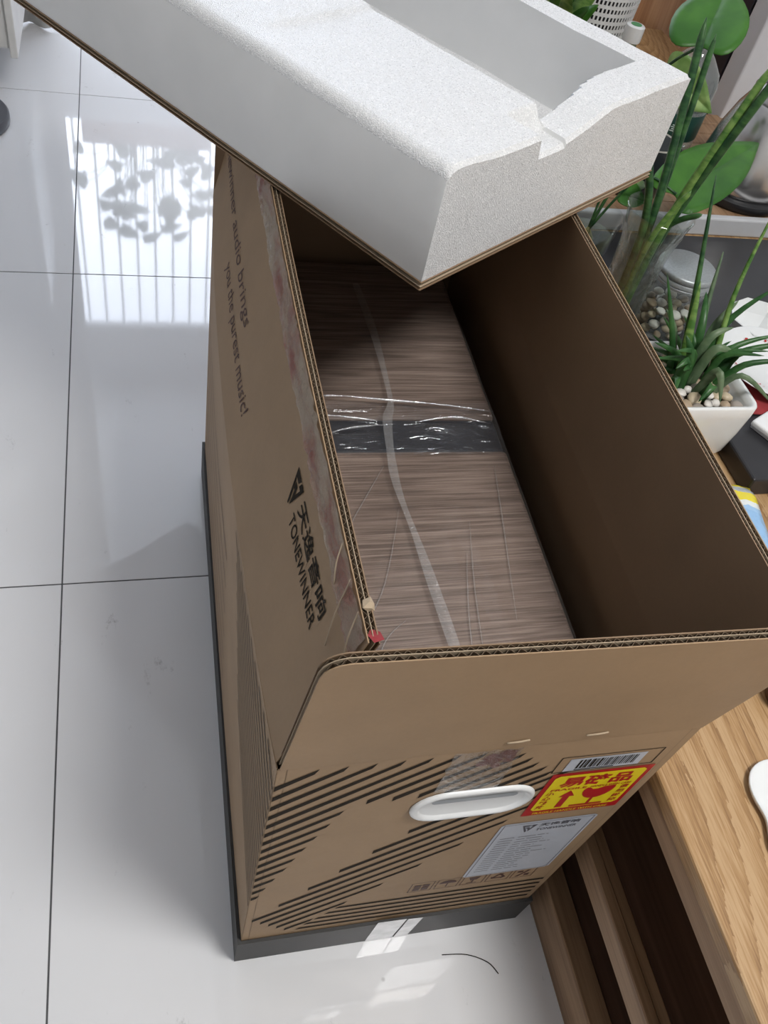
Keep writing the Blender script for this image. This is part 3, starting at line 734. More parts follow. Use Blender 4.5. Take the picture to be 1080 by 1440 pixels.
# glossy film folds above the band, with a bluish sheen mixed into the colour
for k, pts in enumerate([[(.060, .468, .010), (.115, .474, .013), (.19, .468, .012), (.26, .462, .010), (.318, .455, .006)], [(.058, .428, .012), (.10, .436, .018), (.17, .430, .015)], [(.058, .385, .012), (.12, .412, .019), (.185, .424, .016)], [(.215, .432, .012), (.26, .436, .016), (.30, .430, .012)]]):
    tube('film_fold', [BX(x, y, SPZ+z) for x, y, z in pts], lambda u: .0004+.0014*abs(math.sin(PI*u)*math.sin(9*u+k)), FOLDG, sp, 6, 16)
for k, pts in enumerate([[(.068, .215), (.120, .30), (.165, .372)], [(.070, .12), (.13, .20), (.17, .31)], [(.215, .10), (.228, .20), (.245, .29)], [(.200, .06), (.212, .16), (.232, .25)], [(.085, .05), (.12, .14), (.15, .17)], [(.262, .16), (.285, .30), (.296, .37)]]):   # long faint creases, their whitish sheen mixed in as pale colour
    tube('film_fold', [BX(x, y, fh(x, y)+.0006) for x, y in pts], lambda u: .0002+.0007*math.sin(PI*u), CREASE, sp, 6, 14)
# seam tape
tp = [(.414, .127), (.419, .022), (.415, -.096), (.402, -.140), (.396, -.189), (.394, -.241), (.400, -.319), (.407, -.440), (.411, -.53)]
P = spline([Vector((x, y, SPZ+.0095)) for x, y in tp], 60); vs, fs = [], []
for i, (q, (t, a, b_)) in enumerate(zip(P, frames(P))):
    sd = Vector((t.y, -t.x, 0)).normalized(); wv = .0046*(1+.35*math.sin(i*.37)*math.sin(i*.11))
    dz = .006*math.exp(-((q.y+.15)/.05)**2)
    for e in (-1, -.4, .4, 1): vs.append(q+sd*(e*wv)+Vector((0, 0, dz+.001*noise.noise((i*.3, e, 2)))))
for i in range(len(P)-1):
    for j in range(3): a = i*4+j; fs.append((a, a+1, a+5, a+4))
mesh('seam_tape', vs, fs, film('seam_tape_film', base=.12, rough=.2, haze=.22, hcol=(.62, .62, .62), scale=200, bstr=.5), sp, True)

# ------------------------------------------------------------------ the foam lid lying across the flaps
LA = Vector((.37308, -.21086, .7145)); LV = Vector((-.569527, .821973, 0)); LU = Vector((.821973, .569527, 0)); LLEN, LWID = .82, .405
lid = thing('foam_lid', 'thick white foam cushion glued on a cardboard sheet, lying askew across the open carton', 'foam cushion', tuple(LA))
def LP(u, v, z): return LU*u+LV*v+Vector((0, 0, z))
def fn_sheet(s, h, n): return LP(h*LWID, s*LLEN, .0090+n)
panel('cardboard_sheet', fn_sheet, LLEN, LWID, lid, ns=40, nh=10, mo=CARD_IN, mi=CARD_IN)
FZ = .1065
def sst(a, b_, x): t = min(1, max(0, (x-a)/(b_-a))); return t*t*(3-2*t)
def fz(u, v):
    if .178 < u < .364 and v > .050-.012*sst(.30, .19, u): return .022
    dip = .020*sst(.130, .136, u)*(1-sst(.165, .262, u))*(1-sst(.030, .045, v) if u < .178 else 1)     # worn notch in the near end
    shelf = .0035*sst(.02, .06, u)*(1-sst(.255, .268, v))*(1 if u <= .178 else 0)
    edge = .007*max(0, 1-u/.014)**2
    return FZ-dip*(1 if v < .11 else 0)-shelf-edge
us = [0, .003, .006, .010, .014, .022, .032, .045, .06, .08, .10, .118, .128, .1305, .133, .1355, .145, .155, .167, .1775, .1785, .188, .198, .21, .222, .235, .25, .265, .28, .3, .33, .3635, .3645, .375, .387, .395, .399, .403]
vs_ = [0, .004, .010, .018, .027, .0365, .0375, .0385, .0405, .0425, .0445, .0465, .0485, .0495, .0505, .052, .065, .08, .095, .11, .13, .18, .22, .25, .256, .260, .264, .268, .30, .40, .50, .62, .74, .80, .82]
vs, fs = [], []; nu, nv = len(us), len(vs_)
for z0 in (0, 1):
    for u in us:
        for v in vs_:
            e = min(u, .403-u, v, .82-v); rr = .0035*max(0, 1-e/.004)**2 if z0 else 0
            h_ = .0 if z0 == 0 else fz(u, v)+.0016*noise.noise((u*22, v*18, 1.3))-rr
            vs.append(LP(u+.001, v+.001, .0093+h_))
k = nu*nv
for i in range(nu-1):
    for j in range(nv-1):
        a = i*nv+j; fs.append((a, a+1, a+nv+1, a+nv)); fs.append((a+k, a+k+nv, a+k+nv+1, a+k+1))
for i in range(nu-1):
    a = i*nv; fs.append((a, a+nv, a+nv+k, a+k)); a = i*nv+nv-1; fs.append((a, a+k, a+nv+k, a+nv))
for j in range(nv-1):
    a = j; fs.append((a, a+k, a+k+1, a+1)); a = (nu-1)*nv+j; fs.append((a, a+1, a+k+1, a+k))
fo = mesh('foam_block', vs, fs, [FOAM, FOAMS], lid, True); fo.data.set_sharp_from_angle(angle=math.radians(38))
for p_ in fo.data.polygons:
    if p_.normal.dot(-LU) > .9: p_.material_index = 1

# ------------------------------------------------------------------ the low table
tb = thing('low_table', 'low oak-coloured wooden table with open shelves under its top', 'table', (0, 0, 0))
TX0, TX1, TY0, TY1, TZ = .598, 1.46, -2.0, 1.34, .42
bbox('table_top', TX0, TX1, TY0, TY1, TZ-.022, TZ, OAK, tb, .003, 2)
bbox('front_rail', TX0+.004, TX0+.026, TY0+.01, TY1-.01, .367, TZ-.0222, OAKE, tb, .0015, 1)
bbox('shelf_board', TX0+.034, TX1-.03, TY0+.03, TY1-.03, .186, .206, OAKD, tb, .001, 1)
bbox('shelf_rail', TX0+.004, TX0+.018, TY0+.03, TY1-.03, .180, .218, OAKE, tb, .0015, 1)
bbox('shelf_lip', TX0+.019, TX0+.033, TY0+.03, TY1-.03, .180, .213, OAKE, tb, .0015, 1)
bbox('bottom_board', TX0+.034, TX1-.03, TY0+.03, TY1-.03, .045, .065, OAKD, tb, .001, 1)
bbox('bottom_rail', TX0+.004, TX0+.033, TY0+.03, TY1-.03, .0, .074, OAKE, tb, .0015, 1)
bbox('back_panel', TX1-.03, TX1-.015, TY0+.03, TY1-.03, .0, TZ-.0222, OAKD, tb)
for y in (TY0+.005, -1.25, .35, TY1-.03): bbox('upright_panel', TX0+.034, TX1-.03, y, y+.024, .066 if TY0+.01 < y < TY1-.05 else .0, .1855 if TY0+.01 < y < TY1-.05 else TZ-.0222, OAKD, tb)

# ------------------------------------------------------------------ things on the table
def pebbles(label, group, spots, z, size, seed):
    random.seed(seed)
    for i, (x, y, dz) in enumerate(spots):
        me = PEBM[random.randrange(len(PEBM))]; o = bpy.data.objects.new('pebble', me)
        s = size*random.uniform(.75, 1.25); o.scale = (s*random.uniform(.9, 1.3), s*random.uniform(.8, 1.1), s*random.uniform(.6, .8)); o.rotation_euler = (random.uniform(-.2, .2), random.uniform(-.2, .2), random.uniform(0, 6))
        o.location = (x, y, z+dz+s*.35); link(o); tag(o, label % me['tone'], 'pebble', group)
PEBM = []
for i, pm in enumerate(PEB*2):
    bm = bmesh.new(); bmesh.ops.create_icosphere(bm, subdivisions=2, radius=1)
    for v in bm.verts: v.co *= 1+.18*noise.noise(v.co*1.1+Vector((i*5, 0, 0)))
    me = bpy.data.meshes.new('pebble'); bm.to_mesh(me); bm.free(); me.materials.append(pm); me['tone'] = ('cream', 'grey', 'white', 'tan')[i % 4]
    for p_ in me.polygons: p_.use_smooth = True
    PEBM.append(me)
# square white planter with succulent
PC = Vector((.8095, -.1005, TZ+.0005))
pot = thing('planter_pot', 'white glazed square pot with rounded corners holding succulents and pebbles', 'plant pot', tuple(PC))
def rsq(hw, r, n=6):
    o_ = []
    for cxs, cys, a0 in ((1, 1, 0), (-1, 1, PI/2), (-1, -1, PI), (1, -1, 3*PI/2)):
        for i in range(n+1): a = a0+PI/2*i/n; o_.append(((hw-r)*cxs+r*math.cos(a), (hw-r)*cys+r*math.sin(a)))
    return o_
rings = [(.046, .018, .0), (.058, .024, .006), (.0635, .024, .022), (.0655, .020, .055), (.0655, .015, .085), (.0650, .013, .099), (.0635, .012, .1015), (.0595, .010, .1005), (.0575, .010, .090), (.052, .014, .060)]
vs, fs = [], []; q = len(rsq(1, .1))
for hw, r, z in rings: vs += [(x, y, z) for x, y in rsq(hw, r)]
for j in range(len(rings)-1):
    for i in range(q): fs.append((j*q+i, j*q+(i+1) % q, (j+1)*q+(i+1) % q, (j+1)*q+i))
fs.append(tuple(range(q))); fs.append(tuple(range((len(rings)-1)*q, len(rings)*q)))
mesh('pot_shell', vs, fs, CERAM, pot, True)
vs, fs = [], []; n = 14
for i in range(n+1):
    for j in range(n+1):
        x, y = -.053+.106*i/n, -.053+.106*j/n; vs.append((x, y, .080+.006*noise.noise((x*60, y*60, 0))))
for i in range(n):
    for j in range(n): a = i*(n+1)+j; fs.append((a, a+1, a+n+2, a+n+1))
mesh('soil', vs, fs, SOIL, pot)
random.seed(21); spots = []
tries = 0
while len(spots) < 52 and tries < 4000:
    tries += 1
    x, y = random.uniform(-.047, .047), random.uniform(-.047, .047)
    if all((x-a)**2+(y-b2)**2 > .0122**2 for a, b2 in spots) and (abs(x+.0)+abs(y-.012) > .022): spots.append((x, y))
pebbles('small smooth %s pebble on the soil of the square white pot', 'pebbles in the white pot', [(PC.x+x, PC.y+y, 0) for x, y in spots], PC.z+.084, .0082, 5)
sc = thing('succulent_plant', 'green succulent with long pointed leaves growing in the square white pot', 'plant', (PC.x, PC.y, PC.z+.08))
def sleaf(base, mid, tip, wd, mat, nrm=None, fold=.35):
    o_ = Vector(sc.location)
    pts = [Vector(base), Vector(mid)-o_ if mid else None, Vector(tip)-o_]
    pts = [q for q in pts if q is not None]
    blade('leaf', pts, wd, mat, sc, nrm, .0016, fold)
tubeleaf = lambda base, tip, r, mat, mid=None: tube('leaf', [Vector(base)]+([Vector(mid)-Vector(sc.location)] if mid else [])+[Vector(tip)-Vector(sc.location)], lambda u: r*(1-.85*u**2), mat, sc, 8, 12)
tubeleaf((-.010, .01, 0), (.800, .030, .718), .0048, LF_SANS, (.796, -.045, .60))
tubeleaf((.030, .0, 0), (.875, -.005, .712), .0042, LF_SANL, (.852, -.045, .60))
tubeleaf((.020, .025, 0), (.858, .020, .622), .0050, LF_SUCB, (.842, -.025, .56))
NC = (-.55, -.62, .6)
for b0, md, tp_, wd, mt in [
    ((-.025, .01, 0), (.775, -.075, .55), (.752, -.032, .622), .011, LF_SUCC),
    ((-.012, .005, 0), (.790, -.080, .56), (.793, -.045, .622), .015, LF_SANL),
    ((.022, .012, 0), (.850, -.060, .57), (.900, -.055, .628), .012, LF_SUCC),
    ((.018, .010, 0), (.845, -.050, .55), (.872, -.035, .588), .020, LF_SUCB),
    ((.022, .004, 0), (.855, -.085, .55), (.915, -.085, .575), .012, LF_SUCC),
    ((.025, -.004, 0), (.860, -.095, .55), (.930, -.105, .580), .014, LF_SUCC),
    ((.028, -.010, 0), (.865, -.110, .545), (.925, -.125, .565), .012, LF_SUCC),
    ((.020, -.020, 0), (.850, -.130, .545), (.898, -.158, .520), .013, LF_SUCB),
    ((.0, -.018, 0), (.815, -.128, .550), (.822, -.152, .520), .018, LF_SUCB),
    ((.0, .0, 0), (.820, -.098, .56), (.850, -.105, .555), .019, LF_SUCB),
    ((-.004, .004, 0), (.815, -.085, .565), (.845, -.080, .580), .018, LF_SUCB),
    ((-.028, -.004, 0), (.780, -.110, .55), (.762, -.118, .545), .014, LF_SUCC),
    ((-.022, -.010, 0), (.785, -.105, .552), (.775, -.090, .575), .016, LF_SUCC),
    ((-.020, .016, 0), (.782, -.060, .555), (.765, -.045, .580), .014, LF_SUCB),
    ((.006, -.024, 0), (.810, -.138, .535), (.792, -.150, .520), .015, LF_SUCC),
    ((.034, -.006, 0), (.852, -.098, .535), (.848, -.112, .560), .016, LF_SUCC),
    ((.010, .020, 0), (.825, -.050, .560), (.835, -.015, .585), .015, LF_SUCC),
    ((-.034, -.014, 0), (.772, -.118, .53), (.760, -.140, .528), .012, LF_SUCC)]:
    sleaf(b0, md, tp_, wd*(.72 if mt is LF_SUCB else .88), mt, NC)
random.seed(17)
for i in range(16):
    a = random.uniform(-.7, PI+.7); q = random.uniform(.012, .03); l_ = random.uniform(.035, .075); h_ = random.uniform(.02, .075)
    b0 = (q*math.cos(a)*.7, q*math.sin(a)*.7+.005, 0); o_ = Vector(sc.location)
    sleaf(b0, tuple(o_+Vector((b0[0]*1.4, b0[1]*1.4, h_*.75))), tuple(o_+Vector((b0[0]+l_*math.cos(a), b0[1]+l_*math.sin(a), h_))), random.uniform(.008, .012), LF_SUCC, NC)
# black tea tray slab
ty = bbox('tea_tray', .876, 1.32, -.2205, -.012, TZ, TZ+.030, SLATE, None, .003); tag(ty, 'thick black rectangular slab tray at the table side beside the white pot', 'tray')
mt_ = bbox('table_mat', .735, 1.34, .004, .378, TZ, TZ+.004, SLATE, None, .0015, 1); tag(mt_, 'thin black mat under the glass vase and pebble jar', 'mat')
MZ = TZ+.0042
# snack packet
pk = thing('snack_packet', 'small crinkled foil packet in yellow and light blue on the wood table', 'packet', (.841, -.269, TZ+.0005))
def packet_mat():
    m, N, L, b = nt('printed_foil'); setp(b, rough=.22, coat=.3)
    mp = coords(N, L, (1, 1, 1)); sx = N.new('ShaderNodeSeparateXYZ'); L.new(mp.outputs[0], sx.inputs[0])
    n = noise_t(N, L, mp, 30, 2); ad = N.new('ShaderNodeMath'); ad.operation = 'MULTIPLY_ADD'; ad.inputs[1].default_value = .03; L.new(n.outputs['Fac'], ad.inputs[0]); L.new(sx.outputs['Y'], ad.inputs[2])
    mr = N.new('ShaderNodeMapRange'); mr.inputs['From Min'].default_value = -.045; mr.inputs['From Max'].default_value = .075; L.new(ad.outputs[0], mr.inputs[0])
    r = ramp(N, [(.0, (.30, .52, .80)), (.50, (.36, .58, .84)), (.56, (.75, .80, .80)), (.64, (.80, .68, .04)), (.72, (.80, .66, .04)), (.75, (.45, .50, .55)), (.88, (.50, .55, .60)), (.9, (.82, .70, .06))]); r.color_ramp.interpolation = 'CONSTANT'
    L.new(mr.outputs[0], r.inputs[0]); L.new(r.outputs[0], b.inputs['Base Color'])
    n2 = noise_t(N, L, coords(N, L, (1, 1, 1)), 70, 3); bump(N, L, b, n2.outputs['Fac'], .7, .004); return m
vs, fs = [], []; n = 12
for sgn in (0, 1):
    for i in range(n+1):
        for j in range(n+1):
            x = -1+2*i/n; y = -1+2*j/n; e = (1-abs(x)**3)*(1-abs(y)**4)
            vs.append((x*.029*(1-.12*(y > .8)), y*.058, .012+(.019*e*(1 if sgn else -.6))+.003*noise.noise((x*3, y*3, sgn))*e+(.001 if sgn else 0)))
k = (n+1)**2
for i in range(n):
    for j in range(n): a = i*(n+1)+j; f = (a, a+1, a+n+2, a+n+1); fs.append(tuple(reversed(f))); fs.append(tuple(x+k for x in f))
rim = [i*(n+1) for i in range(n+1)]+[n*(n+1)+j for j in range(1, n+1)]+[i*(n+1)+n for i in range(n-1, -1, -1)]+[j for j in range(n-1, 0, -1)]
for a, b_ in zip(rim, rim[1:]+rim[:1]): fs.append((a, b_, b_+k, a+k))
mesh('foil_bag', vs, fs, packet_mat(), pk, True); pk.rotation_euler = (0, 0, -.25)
# white device with dark lettering on the tray
dv = thing('white_handset', 'flat white handset with rounded corners and dark lettering on the black tray', 'device', (.993, -.124, TZ+.0302), math.radians(28))
bbox('shell', -.068, .068, -.034, .034, .0035, .013, PWHITE, dv, .0033, 3)
bbox('grey_underside', -.066, .066, -.032, .032, 0, .0045, GREYM, dv, .001, 1)
F = Flat(); F.text('B', -.055, -.006, .010, .013, shear=.2); [F.rect(-.042+.011*i, -.006, -.034+.011*i, .002) for i in range(4)]; F.build('lettering', lambda x, y: Vector((x, y, .0132)), INK, dv)
# red cloth on the tray below the dish
vs, fs = [], []; n = 16
for i in range(n+1):
    for j in range(n+1):
        x = -.06+.12*i/n; y = -.045+.09*j/n; vs.append((x+.004*noise.noise((y*60, 1, 0)), y+.004*noise.noise((x*60, 2, 0)), .0022+.0016*abs(noise.noise((x*40, y*40, 0)))))
for i in range(n):
    for j in range(n): a = i*(n+1)+j; fs.append((a, a+1, a+n+2, a+n+1))
rc = mesh('red_cloth', vs, fs, plain('red_fabric', (.33, .035, .04), .8, .15, 80), None, True, (.985, -.058, TZ+.030)); so = rc.modifiers.new('t', 'SOLIDIFY'); so.thickness = .0015; so.offset = -1
tag(rc, 'small dark red cloth lying under the white patterned saucer', 'cloth')
# saucer with red sprigs and a white cup
DC = Vector((1.005, -.020, TZ+.0345))
ds = thing('saucer', 'white porcelain saucer with small red floral sprigs', 'saucer', tuple(DC))
lathe('saucer_body', [(0, 0), (.035, 0), (.038, .003), (.060, .008), (.080, .017), (.081, .0185), (.079, .019), (.058, .0105), (.036, .006), (0, .0055)], CERAM, ds, 48)
F = Flat(); random.seed(3)
for a in range(9):
    an = a*2*PI/9+.3; r = .058
    for i in range(4): F.disc(r*math.cos(an+.06*i)+random.uniform(-.003, .003), r*math.sin(an+.06*i)+random.uniform(-.003, .003), random.uniform(.0012, .0024), 8)
F.build('floral_print', lambda x, y: Vector((x, y, .0055+.0055+max(0, (math.hypot(x, y)-.055))*.38)), RED, ds)
cp = thing('tea_bowl', 'white eight-sided porcelain tea bowl behind the saucer', 'bowl', (1.045, .082, MZ))
def octlathe(name, prof, mat, parent): return lathe(name, prof, mat, parent, 8)
o = octlathe('bowl_body', [(0, 0), (.028, 0), (.030, .004), (.046, .026), (.054, .046), (.0525, .047), (.044, .028), (.027, .008), (0, .007)], CERAM, cp)
for p_ in o.data.polygons: p_.use_smooth = False
F = Flat()
for i in range(5): F.disc(-.02+.008*i, .003*math.sin(i*2), .0022, 8)
F.build('red_print', lambda x, y: Vector((x, y, .0085)), RED, cp)
# jar of pebbles
JC = Vector((.899, .118, MZ)); jr = thing('storage_jar', 'round clear glass jar of pebbles with a frosted grey metal lid', 'jar', tuple(JC))
lathe('jar_glass', [(0, .0), (.038, .0), (.0415, .003), (.0415, .078), (.038, .086), (.0365, .086), (.0395, .077), (.0395, .005), (.036, .003), (0, .003)], JGLASS, jr, 40)
lathe('jar_lid', [(0, .088), (.040, .088), (.0435, .0885), (.0435, .092), (.042, .093), (.0435, .094), (.0435, .099), (.042, .1005), (.0435, .102), (.0435, .108), (.041, .1105), (0, .1105)], LIDM, jr, 48)
random.seed(31); sp3 = []
for lay in range(4):
    for i in range(9):
        a = i*2*PI/9+lay*.35; r = .030; sp3.append((JC.x+r*math.cos(a), JC.y+r*math.sin(a), lay*.0125))
    if lay == 3: 
        for i in range(4): a = i*PI/2; sp3.append((JC.x+.013*math.cos(a), JC.y+.013*math.sin(a), lay*.0125))
pebbles('%s pebble inside the lidded glass jar', 'pebbles in the glass jar', sp3, MZ+.004, .0078, 6)
# tall glass vase with cylindrical snake plant
VC = Vector((.785, .078, MZ)); vz = thing('glass_vase', 'tall clear glass tube vase in crinkled clear wrap holding round snake plant leaves', 'vase', tuple(VC))
lathe('vase_glass', [(0, 0), (.026, 0), (.0275, .003), (.029, .10), (.033, .17), (.0445, .215), (.0455, .2165), (.0445, .2175), (.0425, .216), (.0310, .170), (.0270, .10), (.0255, .008), (0, .008)], VGLASS, vz, 40)
lathe('crinkled_wrap', [(.0300, .004), (.0312, .10), (.0348, .168), (.0400, .192), (.0395, .193), (.0340, .169), (.0304, .10), (.0292, .004)], CRINKLE, vz, 60, None, True)
sn = thing('snake_plant', 'bundle of tall round dark green snake plant leaves standing in the glass vase', 'plant', (VC.x, VC.y, MZ+.011))
def rod(pts, r, mat):
    o_ = Vector(sn.location); tube('leaf', [Vector(q)-o_ for q in pts], lambda u: r*(1-.12*u)*(1 if u < .9 else max(.1, 1-((u-.9)/.1)**2)), mat, sn, 10, 30)
rod([(.776, .076, .44), (.782, .085, .62), (.792, .170, .838)], .0056, LF_SANS)
rod([(.784, .088, .44), (.792, .100, .62), (.806, .158, .826)], .0046, LF_SANS)
rod([(.790, .070, .44), (.800, .078, .62), (.842, .080, .83)], .0058, LF_SANL)
rod([(.794, .080, .44), (.806, .080, .62), (.846, .066, .83)], .0060, LF_SANS)
rod([(.772, .066, .44), (.764, .070, .62), (.735, .090, .72)], .0056, LF_SANS)
rod([(.780, .064, .44), (.776, .062, .60), (.800, .060, .68)], .0042, LF_SANL)
rod([(.786, .094, .44), (.800, .084, .60), (.824, .050, .655)], .0042, LF_SANS)
# tumbler with pothos cuttings in water
GC = Vector((.795, .243, MZ)); gt = thing('glass_tumbler', 'clear glass tumbler of water with pothos roots behind the carton flap', 'glass', tuple(GC))
lathe('tumbler_glass', [(0, 0), (.031, 0), (.0325, .002), (.0455, .113), (.0445, .115), (.0435, .113), (.0305, .010), (0, .009)], VGLASS, gt, 40)
lathe('water', [(0, .0105), (.0300, .0105), (.0386, .080), (0, .080)], thin_glass('water_body', (.88, .92, .82), .02, .0), gt, 40)
po = thing('pothos_plant', 'pothos with large heart-shaped green leaves rooted in the glass tumbler', 'plant', (GC.x, GC.y, MZ+.012))
po_o = Vector(po.location); random.seed(12)
for i in range(10):
    a = random.uniform(0, 6.28); r = random.uniform(.008, .022)
    tube('root', [(0, 0, .075), (r*math.cos(a), r*math.sin(a), .045), (r*1.05*math.cos(a+.8), r*1.05*math.sin(a+.8), .012)], .0022, ROOT, po, 6, 8)
def pleaf(base, tip, nrm, width, mat=LF_POTH, stem=None, **k):
    base, tip = Vector(base)-po_o, Vector(tip)-po_o
    if stem: tube('petiole', [Vector((0, 0, .07)), Vector(stem)-po_o, base], .0021, LF_SANS, po, 6, 12)
    heart_leaf('leaf', base, tip, nrm, width, mat, po, **k)
VIEW = (-.55, -.62, .56)
pleaf((.842, .232, .785), (.912, .335, .838), VIEW, .098, stem=(.83, .29, .70), curl=.05, cup=.10)
pleaf((.888, .205, .595), (1.085, .328, .640), (-.45, -.50, .74), .098, stem=(.84, .235, .60), curl=.08, notch=.55, cup=.14)
pleaf((.835, .262, .560), (.885, .255, .555), (-.4, -.5, .75), .042, stem=(.815, .255, .57))
pleaf((.855, .290, .565), (.905, .315, .560), (-.4, -.5, .75), .045, LF_SANL, stem=(.83, .27, .58))
pleaf((.838, .282, .585), (.862, .330, .590), (-.3, -.6, .7), .05, stem=(.82, .26, .58))
pleaf((.912, .398, .690), (.982, .338, .655), (-.52, -.77, .30), .066, LF_PALE, stem=(.86, .30, .68))
# tea board with steel rail
bd = thing('tea_board', 'low wooden board with a light grey metal front rail behind the black mat', 'tea board', (0, 0, 0))
bbox('front_rail', .80, 1.40, .386, .402, TZ+.0005, TZ+.034, GREYM, bd, .003, 2)
for i in range(9): bbox('slat', .80, 1.40, .404+.046*i, .404+.046*i+.042, TZ+.0005, TZ+.028, OAKE, bd, .002, 1)
BZ = TZ+.0285
# steel kettle on a black base
KC = Vector((1.225, .503, BZ)); kt = thing('kettle', 'tall stainless steel kettle on a round black base', 'kettle', tuple(KC))
lathe('power_base', [(0, 0), (.092, 0), (.096, .004), (.096, .016), (.090, .021), (0, .021)], BLK, kt, 48)
lathe('kettle_body', [(0, .022), (.086, .022), (.089, .026), (.088, .05), (.080, .10), (.066, .145), (.056, .165), (.054, .167), (0, .167)], STEEL, kt, 48)
lathe('kettle_lid', [(0, .1675), (.052, .1675), (.053, .184), (.048, .190), (0, .192)], STEEL, kt, 40)
for dx, dy in ((-.03, -.012), (-.022, -.026), (-.034, .004)): lathe('vent_hole', [(0, .1895), (.004, .1895), (.004, .1925), (0, .1925)], BLK, kt, 12, (dx, dy, 0))
tube('spout', [(.050, -.030, .125), (.082, -.046, .155), (.092, -.052, .172)], lambda u: .017-.006*u, STEEL, kt, 12, 8)
tube('handle', [(.040, .04, .165), (.075, .085, .172), (.092, .105, .12), (.062, .07, .050)], .0085, BLK, kt, 10, 18)
# mug
mg = thing('mug', 'dark mug with a pale rim and grey inside behind the vase', 'mug', (.992, .470, BZ))
lathe('mug_body', [(0, 0), (.036, 0), (.041, .004), (.044, .095), (.0435, .0965)], plain('dark_green_glaze', (.012, .018, .02), .3), mg, 40)
lathe('mug_inside', [(.0438, .0962), (.0425, .0985), (.0405, .0965), (.038, .02), (0, .017)], plain('grey_beige_glaze', (.42, .40, .35), .35), mg, 40)
tube('handle', [(.042, .012, .075), (.072, .020, .072), (.072, .020, .030), (.040, .012, .024)], .0055, plain('dark_green_glaze', (.012, .018, .02)), mg, 8, 16)
# large clear bottle with dark green label
bt = thing('water_bottle', 'large clear plastic water bottle with a dark green label and teal cap', 'bottle', (1.135, .655, BZ))
lathe('bottle_body', [(0, 0), (.050, 0), (.054, .006), (.054, .085), (.052, .088), (.054, .092), (.054, .128), (.048, .148), (.028, .172), (.0155, .184), (.0155, .196), (0, .196)], PETT, bt, 40)
lathe('label', [(.0545, .034), (.0552, .035), (.0552, .082), (.0545, .083)], plain('dark_green_label', (.012, .06, .045), .4, .1), bt, 40, None, True)
F = Flat(); [F.rect(-.018+.013*i+.002*(k % 2), .052+.0036*k, -.009+.013*i, .0538+.0036*k) for i in range(2) for k in range(4)]; F.rect(-.018, .044, .01, .0465)
F.build('label_print', lambda x, z: Vector((.0556*math.sin(x/.055-.45), -.0556*math.cos(x/.055-.45), z)), plain('pale_print', (.6, .7, .65), .5), bt)
lathe('cap', [(0, .196), (.017, .196), (.017, .213), (.015, .215), (0, .215)], plain('teal_cap', (.03, .16, .14), .4), bt, 30)
# small bottle with white cap
b2 = thing('small_bottle', 'small green-tinted bottle with a white ribbed cap near the perforated basket', 'bottle', (1.10, .85, TZ+.0005))
lathe('bottle_body', [(0, 0), (.030, 0), (.033, .004), (.033, .085), (.026, .110), (.0145, .128), (.0145, .140), (0, .140)], thin_glass('green_plastic', (.62, .80, .74), .06, .1), b2, 30)
lathe('cap', [(0, .140), (.0185, .140), (.0190, .142), (.0190, .168), (.0165, .170), (0, .170)], PWHITE, b2, 24)
lathe('cap_emblem', [(0, .1702), (.011, .1702), (.011, .1707), (0, .1707)], plain('green_print', (.08, .3, .12), .5), b2, 24)
# black cable loop
cbp = [(1.02+.035*math.cos(a*.5), .868+.028*math.sin(a*.5), TZ+.006+.09*max(0, math.sin(a*.25))) for a in range(0, 14)]
cbl = tube('black_cable', cbp, .0035, BLK, None, 8, 52); tag(cbl, 'loop of thin black cable beside the small capped bottle', 'cable')
# perforated white basket with plant
bk = thing('perforated_basket', 'white perforated metal basket with rows of oval holes', 'basket', (1.075, 1.02, TZ+.0005))
vs, fs = [], []; nA, nR = 72, 16; R0, R1, Hb = .088, .102, .24
def bp(a, j, r_off): t = j/nR; r = R0+(R1-R0)*t+r_off; return (r*math.cos(a), r*math.sin(a), .004+Hb*t)
for i in range(nA):                                                     # each cell: a frame with a diamond opening
    for j in range(nR):
        a0, a1 = 2*PI*i/nA, 2*PI*(i+1)/nA; am = (a0+a1)/2; off = (PI/nA if j % 2 else 0)
        k = len(vs); solid = j in (0, nR-1)
        A_ = lambda x: a0+off+(a1-a0)*x
        vs += [bp(A_(0), j, 0), bp(A_(1), j, 0), bp(A_(1), j+1, 0), bp(A_(0), j+1, 0)]
        if solid: fs.append((k, k+1, k+2, k+3)); continue
        vs += [bp(A_(.22), j+.22, 0), bp(A_(.78), j+.22, 0), bp(A_(.78), j+.78, 0), bp(A_(.22), j+.78, 0)]
        for e in range(4): f = (e+1) % 4; fs.append((k+e, k+f, k+4+f, k+4+e))
bb = mesh('basket_wall', vs, fs, PWHITE, bk); so = bb.modifiers.new('t', 'SOLIDIFY'); so.thickness = .0016
lathe('basket_floor', [(0, 0), (R0, 0), (R0, .004), (0, .004)], PWHITE, bk, 48)
lathe('dark_liner', [(0, .006), (R0-.010, .006), (R1-.014, .225), (R1-.017, .225), (R0-.013, .009), (0, .009)], plain('dark_liner_plastic', (.05, .05, .06), .6), bk, 40)
gp = thing('leafy_plant', 'leafy plant with broad light green leaves growing in front of the perforated basket', 'plant', (.955, .86, TZ+.0005))
lathe('nursery_pot', [(0, 0), (.032, 0), (.042, .075), (.044, .078), (.040, .078), (.037, .070), (0, .068)], BLK, gp, 24)
random.seed(9)
for i in range(10):
    a = i*2*PI/10+.3; r = random.uniform(.03, .06); h = random.uniform(.13, .23)
    pts = [Vector((0, 0, .066)), Vector((r*.5*math.cos(a), r*.5*math.sin(a), .066+h*.6)), Vector((r*1.5*math.cos(a), r*1.5*math.sin(a), .066+h))]
    blade('leaf', pts, .034, LF_POTH if i % 3 else LF_SANL, gp, VIEW, .0012, .15, 12, lambda u: max(.04, math.sin(PI*min(1, .12+u*.88))**.8))
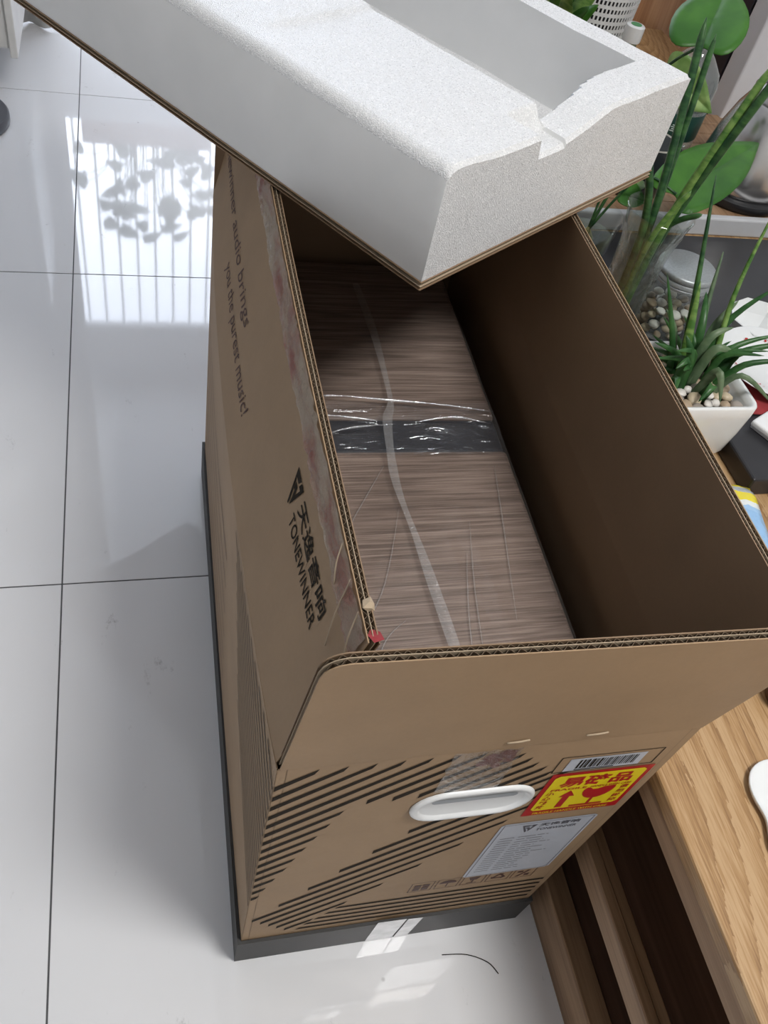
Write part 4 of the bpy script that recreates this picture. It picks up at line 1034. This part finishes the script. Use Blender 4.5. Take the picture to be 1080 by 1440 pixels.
# white upright appliance and dark panel behind it
ap = thing('air_purifier', 'tall white upright appliance standing on the table behind the kettle', 'appliance', (1.345, .80, TZ+.0005))
bbox('appliance_body', 0, .10, .0, .06, .012, .62, APPL, ap, .004, 3)
bbox('dark_foot', .006, .094, .006, .054, 0, .012, BLK, ap)
dk = bbox('dark_board', 1.347, 1.40, .868, .985, TZ+.0005, 1.05, DARKP, None, .003); tag(dk, 'narrow dark navy upright board between the white appliance and the wooden cabinet', 'board')
# wooden cabinet beyond the table
wc = thing('wooden_cabinet', 'reddish wooden cabinet with panelled door beyond the far end of the table', 'cabinet', (1.20, 1.56, 0))
bbox('cabinet_body', -.50, .62, -.18, .20, .04, 1.10, CABW, wc, .004)
for x in (-.48, .08):
    d_ = bbox('cabinet_door', x, x+.52, -.20, -.181, .08, 1.06, CABW, wc, .003)
    bbox('door_panel', x+.07, x+.45, -.209, -.2005, .16, .98, CABW, d_, .003)
    lathe('knob', [(0, 0), (.006, 0), (.006, .012), (.012, .016), (.012, .022), (0, .024)], STEEL, d_, 16, (x+(.49 if x < 0 else .03), -.20, .6)).rotation_euler = (PI/2, 0, 0)
bbox('plinth', -.48, .60, -.16, .18, 0, .04, OAKD, wc)
# white ceramic dish at the near end of the table
cd = thing('spoon_rest', 'small flat white ceramic dish with a wavy outline on the bare oak table', 'dish', (.722, -.625, TZ+.0005))
n = 60; prof = []
def wav(a): return .047*(1+.16*math.cos(3*a+.5)+.05*math.cos(5*a))
vs, fs = [], []; rings = [(.86, 0), (.97, .003), (1.0, .007), (.985, .0085), (.93, .0065), (.8, .005)]
for r, z in rings:
    for i in range(n): a = 2*PI*i/n; vs.append((r*wav(a)*math.cos(a), r*wav(a)*math.sin(a)*1.15, z))
for j in range(len(rings)-1):
    for i in range(n): fs.append((j*n+i, j*n+(i+1) % n, (j+1)*n+(i+1) % n, (j+1)*n+i))
fs.append(tuple(range(n))); fs.append(tuple(range((len(rings)-1)*n, len(rings)*n)))
mesh('dish_body', vs, fs, CERAM, cd, True)
F = Flat(); F.poly([(r_*math.cos(2*PI*i/24)*.022, r_*math.sin(2*PI*i/24)*.026) for i, r_ in ((i, 1+.1*math.cos(i)) for i in range(24))]); F.build('glaze_spot', lambda x, y: Vector((x, y, .0054)), plain('celadon_glaze', (.62, .72, .70), .15), cd)
wn_ = thing('wooden_cup', 'small dark brown turned wooden cup on the oak table', 'cup', (.776, -.503, TZ+.0005))
lathe('cup_body', [(0, 0), (.018, 0), (.021, .003), (.024, .022), (.0225, .0225), (.019, .006), (0, .005)], plain('dark_walnut', (.10, .045, .02), .45), wn_, 30)
# a stray hair-thin thread on the floor in front of the box
th_ = tube('thread', [(.468, -.607, .0012), (.500, -.612, .0012), (.525, -.625, .0012), (.535, -.640, .0012)], .0006, INK, None, 5, 16); tag(th_, 'short thin dark thread lying on the floor before the carton', 'thread')
